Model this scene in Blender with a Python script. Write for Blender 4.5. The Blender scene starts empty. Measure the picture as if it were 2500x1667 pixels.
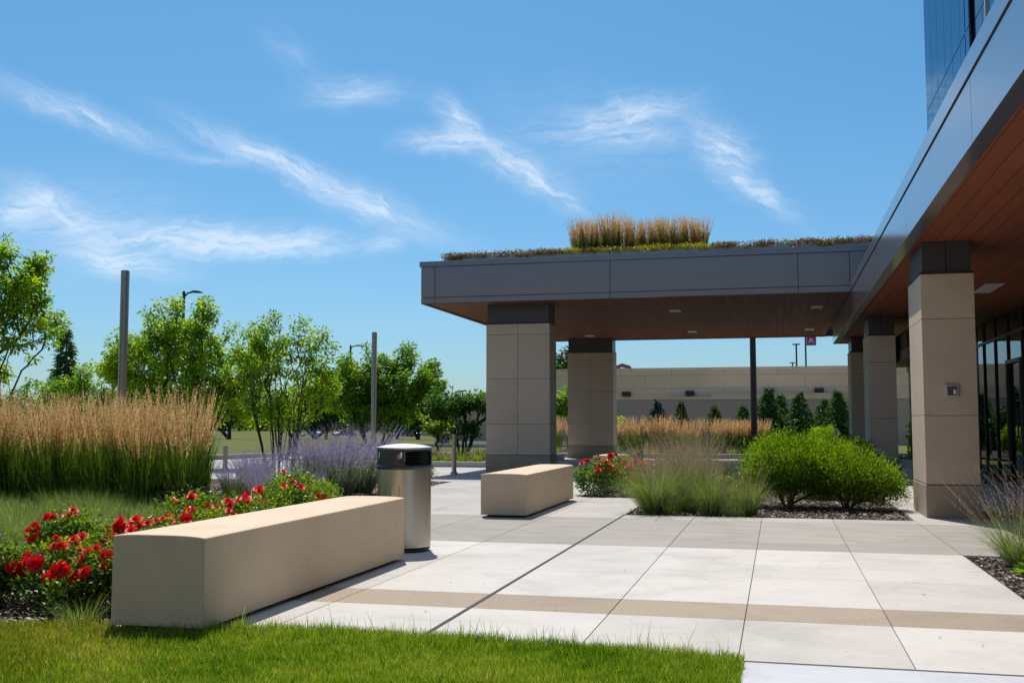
import bpy, math, random
import numpy as np
from mathutils import Vector, noise as mnoise
SC = bpy.context.scene
COL = SC.collection
rng = np.random.default_rng(11)
random.seed(5)
rad = math.radians
TAU = 2 * math.pi

# ------------------------------------------------------------------ materials
def newmat(name):
    m = bpy.data.materials.new(name); m.use_nodes = True
    nt = m.node_tree; nt.nodes.clear()
    return m, nt, nt.nodes.new('ShaderNodeOutputMaterial')
def N(nt, t, **k):
    n = nt.nodes.new(t)
    for a, b in k.items():
        if hasattr(n, a): setattr(n, a, b)
        else: n.inputs[a.replace('_', ' ')].default_value = b
    return n
def rgba(c): return (c[0], c[1], c[2], 1)
def pbr(name, c1, c2=None, slab=0, rough=.6, metal=0, scale=3, detail=6, bump=0, bscale=80, spec=.5, stretch=(1, 1, 1), coat=0, fine=0, fscale=200, rvar=0):
    """surface with two mixed tones, optional fine speckle and bump"""
    m, nt, out = newmat(name); L = nt.links
    b = N(nt, 'ShaderNodeBsdfPrincipled'); L.new(b.outputs[0], out.inputs[0])
    b.inputs['Roughness'].default_value = rough; b.inputs['Metallic'].default_value = metal
    b.inputs['Specular IOR Level'].default_value = spec; b.inputs['Coat Weight'].default_value = coat
    b.inputs['Coat Roughness'].default_value = .15; b.inputs['Coat IOR'].default_value = 1.5 + .45 * (coat > .85)
    tc = N(nt, 'ShaderNodeTexCoord'); mp = N(nt, 'ShaderNodeMapping'); mp.inputs['Scale'].default_value = stretch
    L.new(tc.outputs['Object'], mp.inputs[0])
    if c2 is None: c2 = [x * .85 for x in c1]
    n = N(nt, 'ShaderNodeTexNoise'); n.inputs['Scale'].default_value = scale; n.inputs['Detail'].default_value = detail
    n.inputs['Roughness'].default_value = .65
    L.new(mp.outputs[0], n.inputs[0])
    r = N(nt, 'ShaderNodeValToRGB'); r.color_ramp.elements[0].position = .33; r.color_ramp.elements[1].position = .67
    r.color_ramp.elements[0].color = rgba(c2); r.color_ramp.elements[1].color = rgba(c1)
    L.new(n.outputs[0], r.inputs[0]); last = r.outputs[0]
    if fine:
        f = N(nt, 'ShaderNodeTexNoise'); f.inputs['Scale'].default_value = fscale; f.inputs['Detail'].default_value = 2
        L.new(mp.outputs[0], f.inputs[0])
        mr = N(nt, 'ShaderNodeMapRange'); mr.inputs[1].default_value = .3; mr.inputs[2].default_value = .7
        mr.inputs[3].default_value = 1 - fine; mr.inputs[4].default_value = 1 + fine
        L.new(f.outputs[0], mr.inputs[0])
        mx = N(nt, 'ShaderNodeVectorMath', operation='SCALE'); L.new(last, mx.inputs[0]); L.new(mr.outputs[0], mx.inputs['Scale']); last = mx.outputs[0]
    if slab:
        at = N(nt, 'ShaderNodeAttribute'); at.attribute_name = 'tint'
        q1 = N(nt, 'ShaderNodeMapRange'); q1.inputs[3].default_value = 1 - slab; q1.inputs[4].default_value = 1 + slab * .5; L.new(at.outputs['Fac'], q1.inputs[0])
        sn = N(nt, 'ShaderNodeTexNoise'); sn.inputs['Scale'].default_value = .9; sn.inputs['Detail'].default_value = 9; sn.inputs['Roughness'].default_value = .75; sn.inputs['Distortion'].default_value = .8; L.new(tc.outputs['Object'], sn.inputs[0])
        q2 = N(nt, 'ShaderNodeMapRange'); q2.inputs[1].default_value = .36; q2.inputs[2].default_value = .52; q2.inputs[3].default_value = 1 - slab * 1.5; q2.inputs[4].default_value = 1; L.new(sn.outputs[0], q2.inputs[0])
        vn = N(nt, 'ShaderNodeTexVoronoi'); vn.inputs['Scale'].default_value = 2.6; L.new(tc.outputs['Object'], vn.inputs[0])
        q3 = N(nt, 'ShaderNodeMapRange'); q3.inputs[1].default_value = .02; q3.inputs[2].default_value = .035; q3.inputs[3].default_value = .62; q3.inputs[4].default_value = 1; L.new(vn.outputs['Distance'], q3.inputs[0])
        mm = N(nt, 'ShaderNodeMath', operation='MULTIPLY'); L.new(q1.outputs[0], mm.inputs[0]); L.new(q2.outputs[0], mm.inputs[1])
        m3 = N(nt, 'ShaderNodeMath', operation='MULTIPLY'); L.new(mm.outputs[0], m3.inputs[0]); L.new(q3.outputs[0], m3.inputs[1])
        ms = N(nt, 'ShaderNodeVectorMath', operation='SCALE'); L.new(last, ms.inputs[0]); L.new(m3.outputs[0], ms.inputs['Scale']); last = ms.outputs[0]
    L.new(last, b.inputs['Base Color'])
    if rvar:
        q = N(nt, 'ShaderNodeMapRange'); q.inputs[3].default_value = rough - rvar; q.inputs[4].default_value = rough + rvar
        L.new(n.outputs[0], q.inputs[0]); L.new(q.outputs[0], b.inputs['Roughness'])
    if bump:
        h = N(nt, 'ShaderNodeTexNoise'); h.inputs['Scale'].default_value = bscale; h.inputs['Detail'].default_value = 4
        L.new(mp.outputs[0], h.inputs[0])
        bp = N(nt, 'ShaderNodeBump'); bp.inputs['Strength'].default_value = bump; bp.inputs['Distance'].default_value = .01
        L.new(h.outputs[0], bp.inputs['Height']); L.new(bp.outputs[0], b.inputs['Normal'])
    return m
def leafmat(name, cols, trans=.4, rough=.45, tcol=None, spec=.35):
    """leaves and blades: colour from the per-leaf tint attribute, light passes through"""
    m, nt, out = newmat(name); L = nt.links
    at = N(nt, 'ShaderNodeAttribute'); at.attribute_name = 'tint'
    r = N(nt, 'ShaderNodeValToRGB'); e = r.color_ramp.elements
    for i, c in enumerate(cols):
        p = i / (len(cols) - 1)
        if i == 0: el = e[0]
        elif i == len(cols) - 1: el = e[-1]
        else: el = e.new(p)
        el.position = p; el.color = rgba(c)
    L.new(at.outputs['Fac'], r.inputs[0])
    b = N(nt, 'ShaderNodeBsdfPrincipled'); b.inputs['Roughness'].default_value = rough; b.inputs['Specular IOR Level'].default_value = spec
    L.new(r.outputs[0], b.inputs['Base Color'])
    t = N(nt, 'ShaderNodeBsdfTranslucent')
    g = N(nt, 'ShaderNodeVectorMath', operation='MULTIPLY'); g.inputs[1].default_value = tcol or (1.7, 1.5, .7)
    L.new(r.outputs[0], g.inputs[0]); L.new(g.outputs[0], t.inputs[0])
    mx = N(nt, 'ShaderNodeMixShader'); mx.inputs[0].default_value = trans
    L.new(b.outputs[0], mx.inputs[1]); L.new(t.outputs[0], mx.inputs[2]); L.new(mx.outputs[0], out.inputs[0])
    return m
M = {}
M['conc'] = pbr('white_concrete', (.60, .565, .52), (.54, .505, .46), slab=.09, rough=.85, scale=1.3, fine=.05, fscale=160, bump=.12, bscale=140, spec=.25, stretch=(1, 1, 1))
M['concgrey'] = pbr('grey_concrete', (.40, .37, .325), (.33, .305, .265), slab=.09, rough=.85, scale=1.8, fine=.05, fscale=120, bump=.12, spec=.25, stretch=(.5, 2.2, 1))
M['concfar'] = pbr('walk_concrete', (.50, .465, .425), (.43, .40, .365), slab=.09, rough=.85, scale=.9, fine=.05, bump=.1, spec=.25, stretch=(.5, 1.6, 1))
M['concblue'] = pbr('cool_concrete', (.56, .57, .59), (.50, .51, .54), slab=.09, rough=.8, scale=9, fine=.04, bump=.12, spec=.25, stretch=(.2, 3, 1))
M['agg'] = pbr('exposed_aggregate', (.45, .365, .28), (.34, .27, .205), slab=.09, rough=.9, scale=70, detail=3, fine=.28, fscale=170, bump=.6, bscale=120, spec=.2)
M['agggrey'] = pbr('grey_aggregate', (.42, .38, .345), (.34, .305, .28), slab=.09, rough=.9, scale=70, detail=3, fine=.22, fscale=170, bump=.5, bscale=120, spec=.2)
M['joint'] = pbr('joint_filler', (.06, .055, .05), rough=.95, scale=20)
M['jointlight'] = pbr('joint_groove', (.27, .25, .23), rough=.95, scale=20)
M['road'] = pbr('road_concrete', (.47, .455, .44), (.41, .40, .385), rough=.85, scale=.5, fine=.05, bump=.1, spec=.25)
M['kerb'] = pbr('kerb_concrete', (.52, .5, .46), (.42, .40, .37), rough=.85, scale=2, spec=.25)
M['bench'] = pbr('cast_stone', (.69, .53, .375), (.63, .48, .335), slab=.06, rough=.72, scale=1.6, fine=.06, fscale=90, bump=.10, bscale=160, spec=.3)
M['stone'] = pbr('limestone_panel', (.68, .525, .385), (.62, .48, .35), slab=.05, rough=.75, scale=1.3, fine=.04, fscale=120, bump=.08, spec=.3)
M['stonebase'] = pbr('limestone_base', (.42, .33, .24), (.37, .29, .21), rough=.8, scale=2.2, fine=.05, spec=.3)
M['tan'] = pbr('tan_masonry', (.70, .54, .385), (.65, .50, .355), rough=.85, scale=.6, fine=.04, fscale=20, spec=.2)
M['tandark'] = pbr('taupe_masonry', (.54, .375, .295), (.50, .345, .27), rough=.85, scale=.7, spec=.2)
M['cream'] = pbr('cream_stone', (.62, .54, .44), (.56, .48, .39), rough=.75, scale=2, spec=.3)
M['fascia'] = pbr('grey_metal_panel', (.125, .108, .135), (.117, .10, .126), rough=.3, metal=.15, scale=1.2, spec=.8, coat=.9, bump=.12, bscale=1.1)
M['trim'] = pbr('dark_bronze_trim', (.05, .045, .045), rough=.4, metal=.4, scale=3)
M['neck'] = pbr('neck_metal', (.075, .07, .08), (.07, .065, .075), rough=.4, metal=.3, scale=2)
M['black'] = pbr('black_paint', (.012, .012, .014), rough=.4, scale=4)
M['pole'] = pbr('black_pole_paint', (.018, .018, .022), rough=.45, scale=4)
M['plastic'] = pbr('charcoal_plastic', (.035, .035, .037), (.03, .03, .032), rough=.42, scale=8, bump=.04, bscale=400)
M['label'] = pbr('label_black', (.014, .014, .02), rough=.35, scale=4)
M['white'] = pbr('white_ink', (.75, .75, .75), rough=.5, scale=4)
M['galv'] = pbr('galvanised_edge', (.50, .52, .55), (.42, .44, .47), rough=.5, metal=.4, scale=6)
M['lightpanel'] = pbr('diffuser_panel', (.75, .75, .72), rough=.5, scale=4)
M['brown'] = pbr('brown_panel', (.20, .10, .065), (.17, .085, .055), rough=.5, scale=3)
M['bark'] = pbr('bark', (.10, .075, .058), (.055, .042, .035), rough=.9, scale=14, bump=.5, bscale=50, spec=.15)
M['barkred'] = pbr('reddish_bark', (.12, .065, .045), (.07, .04, .03), rough=.85, scale=18, bump=.4, bscale=60, spec=.2)
M['mulch'] = pbr('mulch_soil', (.10, .075, .06), (.05, .038, .032), rough=.95, scale=30, bump=1, bscale=60, spec=.1)
M['soil'] = pbr('lawn_soil', (.075, .085, .03), (.05, .05, .022), rough=.95, scale=12, bump=.8, bscale=60, spec=.1)
M['magenta'] = pbr('magenta_sign', (.55, .03, .17), rough=.5, scale=4)
M['redlamp'] = pbr('red_plastic', (.5, .03, .02), rough=.3, scale=4)
M['rubber'] = pbr('rubber', (.02, .02, .02), rough=.7, scale=10)
M['carglass'] = pbr('car_glass', (.02, .025, .03), rough=.06, scale=4, spec=.8)

def steel(name, c, rough, aniso_scale=(60, 60, 1.2)):
    m, nt, out = newmat(name); L = nt.links
    b = N(nt, 'ShaderNodeBsdfPrincipled'); L.new(b.outputs[0], out.inputs[0])
    b.inputs['Metallic'].default_value = 1; b.inputs['Anisotropic'].default_value = 0; tg = N(nt, 'ShaderNodeTangent'); tg.direction_type = 'RADIAL'; tg.axis = 'Z'; L.new(tg.outputs[0], b.inputs['Tangent'])
    tc = N(nt, 'ShaderNodeTexCoord'); mp = N(nt, 'ShaderNodeMapping'); mp.inputs['Scale'].default_value = aniso_scale
    L.new(tc.outputs['Object'], mp.inputs[0])
    n = N(nt, 'ShaderNodeTexNoise'); n.inputs['Scale'].default_value = 4; n.inputs['Detail'].default_value = 5; L.new(mp.outputs[0], n.inputs[0])
    q = N(nt, 'ShaderNodeMapRange'); q.inputs[3].default_value = rough - .04; q.inputs[4].default_value = rough + .04
    L.new(n.outputs[0], q.inputs[0]); L.new(q.outputs[0], b.inputs['Roughness'])
    r = N(nt, 'ShaderNodeValToRGB'); r.color_ramp.elements[0].color = rgba([x * .96 for x in c]); r.color_ramp.elements[1].color = rgba(c)
    L.new(n.outputs[0], r.inputs[0]); L.new(r.outputs[0], b.inputs['Base Color'])
    return m
M['steel'] = steel('brushed_steel', (.43, .395, .35), .30)
M['steelpole'] = steel('brushed_pole_steel', (.44, .355, .295), .42)
M['lid'] = steel('satin_steel_lid', (.36, .37, .39), .5, (8, 8, 8))

def woodmat(name, c1, c2):
    m, nt, out = newmat(name); L = nt.links
    b = N(nt, 'ShaderNodeBsdfPrincipled'); L.new(b.outputs[0], out.inputs[0]); b.inputs['Roughness'].default_value = .6; b.inputs['Specular IOR Level'].default_value = .3
    tc = N(nt, 'ShaderNodeTexCoord'); s = N(nt, 'ShaderNodeSeparateXYZ'); c = N(nt, 'ShaderNodeCombineXYZ')
    L.new(tc.outputs['Object'], s.inputs[0]); L.new(s.outputs[1], c.inputs[0]); L.new(s.outputs[0], c.inputs[1])
    k = N(nt, 'ShaderNodeTexBrick'); k.inputs['Scale'].default_value = 1; k.inputs['Brick Width'].default_value = 2.9
    k.inputs['Row Height'].default_value = .2; k.inputs['Mortar Size'].default_value = .005; k.inputs['Mortar Smooth'].default_value = 0
    k.inputs['Color1'].default_value = rgba(c1); k.inputs['Color2'].default_value = rgba(c2); k.inputs['Mortar'].default_value = rgba((.045, .02, .012))
    k.offset = .37; k.inputs['Bias'].default_value = 0
    L.new(c.outputs[0], k.inputs[0])
    mp = N(nt, 'ShaderNodeMapping'); mp.inputs['Scale'].default_value = (14, .7, 1); L.new(tc.outputs['Object'], mp.inputs[0])
    n = N(nt, 'ShaderNodeTexNoise'); n.inputs['Scale'].default_value = 3; n.inputs['Detail'].default_value = 6; n.inputs['Distortion'].default_value = 1.2
    L.new(mp.outputs[0], n.inputs[0])
    mr = N(nt, 'ShaderNodeMapRange'); mr.inputs[3].default_value = .6; mr.inputs[4].default_value = 1.35; L.new(n.outputs[0], mr.inputs[0])
    v = N(nt, 'ShaderNodeVectorMath', operation='SCALE'); L.new(k.outputs[0], v.inputs[0]); L.new(mr.outputs[0], v.inputs['Scale'])
    L.new(v.outputs[0], b.inputs['Base Color'])
    bp = N(nt, 'ShaderNodeBump'); bp.inputs['Strength'].default_value = .5; bp.inputs['Distance'].default_value = .004; bp.invert = True
    L.new(k.outputs[1], bp.inputs['Height']); L.new(bp.outputs[0], b.inputs['Normal'])
    return m
M['wood'] = woodmat('wood_soffit_boards', (.36, .10, .047), (.27, .074, .034))
M['wood2'] = woodmat('wood_soffit_boards_brown', (.26, .10, .062), (.20, .077, .048))

def glassmat(name, tint, refl, ior=1.9, rough=.0):
    m, nt, out = newmat(name); L = nt.links
    f = N(nt, 'ShaderNodeFresnel'); f.inputs[0].default_value = ior
    t = N(nt, 'ShaderNodeBsdfTransparent'); t.inputs[0].default_value = rgba(tint)
    g = N(nt, 'ShaderNodeBsdfGlossy'); g.inputs[0].default_value = rgba(refl); g.inputs['Roughness'].default_value = rough
    mx = N(nt, 'ShaderNodeMixShader'); L.new(f.outputs[0], mx.inputs[0]); L.new(t.outputs[0], mx.inputs[1]); L.new(g.outputs[0], mx.inputs[2])
    tc = N(nt, 'ShaderNodeTexCoord'); n = N(nt, 'ShaderNodeTexNoise'); n.inputs['Scale'].default_value = .8; L.new(tc.outputs['Object'], n.inputs[0])
    bp = N(nt, 'ShaderNodeBump'); bp.inputs['Strength'].default_value = .05; bp.inputs['Distance'].default_value = .05
    L.new(n.outputs[0], bp.inputs['Height']); L.new(bp.outputs[0], g.inputs['Normal'])
    L.new(mx.outputs[0], out.inputs[0]); return m
M['glass'] = glassmat('lobby_glass', (.16, .20, .19), (.80, .86, .88), 2.2)
M['glassblue'] = glassmat('tower_glass', (.01, .04, .08), (.50, .80, 1.0), 6)
M['darkroom'] = pbr('interior_dark', (.04, .04, .042), rough=.7, scale=1)

LEAF = {
 'lime': leafmat('lime_leaves', [(.06, .16, .012), (.15, .29, .016), (.25, .38, .018), (.37, .45, .02)], .58, tcol=(2.2, 1.95, .7)),
 'green': leafmat('green_leaves', [(.045, .13, .014), (.11, .24, .016), (.20, .33, .018), (.31, .40, .02)], .55, tcol=(2.1, 1.9, .7)),
 'redgreen': leafmat('sparse_leaves', [(.06, .15, .014), (.13, .27, .018), (.21, .36, .022), (.34, .24, .02)], .58, tcol=(2.2, 1.95, .7)),
 'dark': leafmat('dark_leaves', [(.03, .095, .018), (.06, .17, .022), (.11, .25, .022)], .48),
 'spruce': leafmat('spruce_needles', [(.035, .10, .025), (.075, .18, .04), (.14, .27, .05)], .2),
 'bluespruce': leafmat('blue_spruce_needles', [(.035, .075, .07), (.06, .13, .115), (.09, .18, .15)], .15, tcol=(1, 1, 1)),
 'shrub': leafmat('shrub_leaves', [(.055, .13, .008), (.12, .24, .008), (.21, .37, .012), (.34, .42, .018)], .48),
 'rose': leafmat('rose_leaves', [(.02, .075, .01), (.07, .17, .012), (.16, .29, .015), (.32, .40, .02)], .42, rough=.38, spec=.45),
 'petal': leafmat('rose_petals', [(.50, .004, .008), (.74, .006, .010), (.85, .015, .02), (.80, .02, .08)], .42, tcol=(1.3, .9, .9)),
 'lawn': leafmat('lawn_blades', [(.07, .17, .010), (.15, .30, .014), (.24, .38, .022), (.38, .42, .10)], .42),
 'lawnsage': leafmat('dry_lawn_blades', [(.11, .15, .012), (.19, .22, .02), (.27, .27, .04), (.40, .35, .12)], .42),
 'reed': leafmat('reed_blades', [(.02, .07, .012), (.055, .135, .016), (.12, .22, .025), (.28, .34, .07)], .4),
 'plume': leafmat('tan_plumes', [(.48, .31, .15), (.62, .43, .22), (.74, .555, .31), (.84, .69, .44)], .5, rough=.7, tcol=(1.25, 1.1, .9), spec=.15),
 'sage': leafmat('sage_leaves', [(.08, .12, .055), (.14, .20, .10), (.24, .30, .17), (.34, .40, .26)], .35, tcol=(1.2, 1.2, .9)),
 'lavender': leafmat('lavender_flowers', [(.24, .20, .36), (.34, .28, .48), (.44, .38, .60), (.52, .48, .66)], .4, tcol=(1.1, 1, 1.1)),
 'tuft': leafmat('fine_tuft_blades', [(.05, .125, .022), (.11, .21, .04), (.21, .30, .09), (.38, .43, .2)], .45),
 'haze': leafmat('airy_seedheads', [(.22, .16, .11), (.32, .24, .16), (.42, .33, .23), (.42, .42, .28)], .4, tcol=(1.1, 1, .9), spec=.15),
 'cone': leafmat('dark_seed_cones', [(.035, .02, .012), (.07, .038, .022)], .05),
 'sedum': leafmat('sedum_leaves', [(.19, .05, .04), (.24, .11, .05), (.13, .16, .03), (.30, .33, .04)], .3),
 'sedumlime': leafmat('yellow_sedum_leaves', [(.22, .26, .015), (.38, .38, .02), (.46, .44, .03)], .35),
 'hosta': leafmat('hosta_leaves', [(.07, .18, .015), (.14, .29, .02), (.34, .42, .06)], .4, rough=.35),
 'chips': leafmat('bark_chips', [(.035, .022, .016), (.11, .07, .05), (.24, .17, .13), (.40, .33, .28)], 0),
}
for k in ('far',):
    LEAF[k] = leafmat('far_leaves', [(.035, .075, .03), (.06, .12, .04), (.10, .17, .045)], .3)

# ------------------------------------------------------------------ geometry collector
class G:
    def __init__(s): s.V = []; s.F = []; s.T = []; s.n = 0
    def add(s, V, F, tint=0.5):
        V = np.asarray(V, float).reshape(-1, 3); F = np.asarray(F, np.int64).reshape(-1, 4)
        s.V.append(V); s.F.append(F + s.n); s.n += len(V)
        t = np.full(len(V), tint) if np.isscalar(tint) else np.asarray(tint, float)
        s.T.append(t); return s
    def box(s, x0, y0, z0, x1, y1, z1, tint=.5):
        V = [(x0, y0, z0), (x1, y0, z0), (x1, y1, z0), (x0, y1, z0), (x0, y0, z1), (x1, y0, z1), (x1, y1, z1), (x0, y1, z1)]
        return s.add(V, [(0, 3, 2, 1), (4, 5, 6, 7), (0, 1, 5, 4), (1, 2, 6, 5), (2, 3, 7, 6), (3, 0, 4, 7)], tint)
    def lathe(s, prof, seg=32, c=(0, 0), cap=True):
        a = np.linspace(0, TAU, seg, endpoint=False); prof = list(prof)
        if cap: prof = [(1e-4, prof[0][1])] + prof + [(1e-4, prof[-1][1])]
        k = len(prof)
        V = np.array([[(c[0] + r * math.cos(t), c[1] + r * math.sin(t), z) for t in a] for r, z in prof]).reshape(-1, 3)
        F = [(i * seg + j, i * seg + (j + 1) % seg, (i + 1) * seg + (j + 1) % seg, (i + 1) * seg + j) for i in range(k - 1) for j in range(seg)]
        return s.add(V, F)
    def tube(s, pts, r0, r1=None, seg=6):
        pts = [Vector(p) for p in pts]; r1 = r0 if r1 is None else r1; V = []; k = len(pts)
        for i, p in enumerate(pts):
            d = (pts[min(i + 1, k - 1)] - pts[max(i - 1, 0)]).normalized()
            u = d.cross(Vector((0, 0, 1)) if abs(d.z) < .95 else Vector((1, 0, 0))).normalized(); w = d.cross(u)
            r = r0 + (r1 - r0) * i / max(1, k - 1)
            for j in range(seg):
                t = TAU * j / seg; V.append(p + (u * math.cos(t) + w * math.sin(t)) * r)
        F = [(i * seg + j, i * seg + (j + 1) % seg, (i + 1) * seg + (j + 1) % seg, (i + 1) * seg + j) for i in range(k - 1) for j in range(seg)]
        if seg == 4 or seg == 8 or seg == 6:
            pass
        return s.add([tuple(v) for v in V], F)
    def mesh(s, name, mat, smooth=False):
        V = np.concatenate(s.V); F = np.concatenate(s.F); T = np.concatenate(s.T)
        me = bpy.data.meshes.new(name)
        me.vertices.add(len(V)); me.vertices.foreach_set('co', V.astype(np.float32).ravel())
        me.loops.add(len(F) * 4); me.loops.foreach_set('vertex_index', F.astype(np.int32).ravel())
        me.polygons.add(len(F)); me.polygons.foreach_set('loop_start', np.arange(0, len(F) * 4, 4, dtype=np.int32))
        me.polygons.foreach_set('loop_total', np.full(len(F), 4, np.int32))
        if smooth: me.polygons.foreach_set('use_smooth', np.ones(len(F), bool))
        at = me.attributes.new('tint', 'FLOAT', 'POINT'); at.data.foreach_set('value', T.astype(np.float32))
        me.update(calc_edges=True)
        if not smooth: me.shade_flat()
        elif len(F) < 40000: me.set_sharp_from_angle(angle=rad(38))
        me.materials.append(mat); return me
    def obj(s, name, mat, parent=None, smooth=False, bevel=0, loc=None):
        o = bpy.data.objects.new(name, s.mesh(name, mat, smooth)); COL.objects.link(o); o.parent = parent
        if loc: o.location = loc
        if bevel:
            b = o.modifiers.new('Bevel', 'BEVEL'); b.width = bevel; b.segments = 2; b.limit_method = 'ANGLE'
        return o
def tag(o, label=None, cat=None, group=None, kind=None):
    for k, v in (('label', label), ('category', cat), ('group', group), ('kind', kind)):
        if v: o[k] = v
    return o
def thing(name, label, cat, loc=(0, 0, 0), rz=0, group=None):
    o = bpy.data.objects.new(name, None); COL.objects.link(o); o.location = loc; o.rotation_euler = (0, 0, rz); o.empty_display_size = .2
    return tag(o, label, cat, group)
def dup(root, loc, rz=0, sc=1, label=None, group=None):
    r = root.copy(); COL.objects.link(r); r.location = loc; r.rotation_euler = (0, 0, rz)
    r.scale = (sc, sc, sc) if np.isscalar(sc) else sc
    if label: r['label'] = label
    if group: r['group'] = group
    for ch in list(root.children):
        c = ch.copy(); COL.objects.link(c); c.parent = r
        for g in ch.children:
            d = g.copy(); COL.objects.link(d); d.parent = c
    return r
def struct(o): return tag(o, kind='structure')

# ------------------------------------------------------------------ plant pieces (all vectorised)
def nrm(a): return a / np.maximum(np.linalg.norm(a, axis=-1, keepdims=True), 1e-9)
def leaves(g, P, A, length, width, tint, up=None, fold=.12):
    n = len(P); P = np.asarray(P); A = nrm(np.asarray(A))
    R = rng.normal(size=(n, 3)) if up is None else up + rng.normal(size=(n, 3)) * .55
    S = nrm(np.cross(A, R)); Nn = np.cross(S, A)
    L = (np.asarray(length) * np.ones(n))[:, None]; W = (np.asarray(width) * np.ones(n))[:, None]
    v0 = P; v1 = P + A * L * .45 + S * W * .5 + Nn * L * fold; v2 = P + A * L; v3 = P + A * L * .45 - S * W * .5 + Nn * L * fold
    V = np.stack([v0, v1, v2, v3], 1).reshape(-1, 3)
    g.add(V, np.arange(n * 4).reshape(-1, 4), np.repeat(np.clip(tint, 0, 1) * np.ones(n), 4))
def blades(g, n, radius, h, lean, bend, w, seg=3, tint=(.0, .8), droop=.15, base=None, az=None, hv=.25, tiptint=0, dirn=None, dirw=0):
    a = rng.uniform(0, TAU, n); r = np.sqrt(rng.uniform(0, 1, n)) * radius
    B = np.stack([np.cos(a) * r, np.sin(a) * r, np.zeros(n)], 1) if base is None else base
    th = a + rng.normal(size=n) * .5 if az is None else az
    D = np.stack([np.cos(th), np.sin(th), np.zeros(n)], 1)
    if dirn is not None: D = D + np.array(dirn) * dirw
    H = h * (1 - hv + 2 * hv * rng.random(n)); le = lean * rng.random(n) ** .8; be = bend * rng.random(n)
    ph = rng.uniform(0, TAU, n); S = np.stack([np.cos(ph), np.sin(ph), np.zeros(n)], 1)
    t = np.linspace(0, 1, seg + 1)[None, :, None]
    Hc = H[:, None, None]
    C = B[:, None, :] + D[:, None, :] * Hc * (le[:, None, None] * t + be[:, None, None] * t ** 2.2)
    z = Hc[..., 0] * (t[..., 0] - droop * (be / max(bend, 1e-6))[:, None] * t[..., 0] ** 3)
    C = C + np.stack([0 * z, 0 * z, z], -1)
    wd = w * (.7 + .6 * rng.random(n))[:, None, None] * (1 - t ** 1.5 * .93) * .5
    V = np.stack([C - S[:, None, :] * wd, C + S[:, None, :] * wd], 2)
    k = seg + 1; idx = np.arange(n)[:, None] * k * 2 + np.arange(seg)[None, :] * 2
    F = np.stack([idx, idx + 1, idx + 3, idx + 2], -1).reshape(-1, 4)
    T = rng.uniform(tint[0], tint[1], n)[:, None] + tiptint * t[0, :, 0][None, :]
    g.add(V.reshape(-1, 3), F, np.repeat(np.clip(T, 0, 1).ravel(), 2))
    return C
def spikes(g, C, frac, m, ln, wd, spread, tint=(0, 1), up=.5):
    """seed or flower spikes on the upper part of each stalk in C"""
    n, k, _ = C.shape
    s = 1 - frac + frac * rng.random((n, m)); s = s * (k - 1); i = np.clip(s.astype(int), 0, k - 2); f = (s - i)[..., None]
    I = np.arange(n)[:, None]
    P = C[I, i] * (1 - f) + C[I, i + 1] * f; A = nrm(C[I, i + 1] - C[I, i])
    taper = (1.15 - (s / (k - 1) - (1 - frac)) / frac)
    A2 = nrm(A * up + rng.normal(size=A.shape) * spread + np.array([0, 0, .1]))
    P = P.reshape(-1, 3); A2 = A2.reshape(-1, 3)
    leaves(g, P, A2, ln * taper.ravel(), wd * np.ones(len(P)), np.repeat(rng.uniform(*tint, n), m) + rng.normal(size=n * m) * .12)

def envelope(ells, n, thr=-.12, nscale=1.2, seed=0, shell=2.4):
    out = []; w = np.array([e[3] * e[4] * e[5] for e in ells]) ** .8; w /= w.sum()
    while len(out) < n:
        e = ells[rng.choice(len(ells), p=w)]
        d = nrm(rng.normal(size=3)); r = rng.random() ** (1 / shell)
        p = np.array(e[:3]) + d * r * np.array(e[3:6])
        if mnoise.noise(Vector((p[0] * nscale + seed, p[1] * nscale, p[2] * nscale))) > thr: out.append(p)
    return np.array(out)
def skeleton(stems, targets, step=.22, sag=.0):
    """branches grown from the stems out to every leaf cluster"""
    nodes = []; par = []; pl = []
    for st in stems:
        for i, p in enumerate(st):
            nodes.append(np.array(p, float)); par.append(-1 if i == 0 else len(nodes) - 2); pl.append(0 if i == 0 else pl[-1] + np.linalg.norm(nodes[-1] - nodes[-2]))
    start = len(nodes); ends = []
    c = np.mean([s[0] for s in stems], axis=0); c0 = c - np.array([0, 0, .6 * np.mean([s[-1][2] for s in stems])])
    for q in sorted(range(len(targets)), key=lambda i: np.linalg.norm(targets[i] - c)):
        T = targets[q]; A = np.array(nodes); d = np.linalg.norm(A - T, axis=1)
        cs = ((T - A) * nrm(T - c0)).sum(1) / np.maximum(d, 1e-6); cost = d * (1 + 2.2 * (1 - cs)) + .05 * np.array(pl)
        j = int(np.argmin(cost)); k = max(1, int(d[j] / step)); p0 = nodes[j]; prev = j
        for i in range(1, k + 1):
            t = i / k; p = p0 + (T - p0) * t; p = p + rng.normal(size=3) * .02 * (t < 1); p[2] += -sag * math.sin(math.pi * t) * d[j]
            nodes.append(p); par.append(prev); pl.append(pl[prev] + d[j] / k); prev = len(nodes) - 1
        ends.append(prev)
    cnt = np.zeros(len(nodes))
    for e in ends: cnt[e] += 1
    for i in range(len(nodes) - 1, -1, -1):
        if par[i] >= 0: cnt[par[i]] += cnt[i]
    return np.array(nodes), par, cnt
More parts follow.
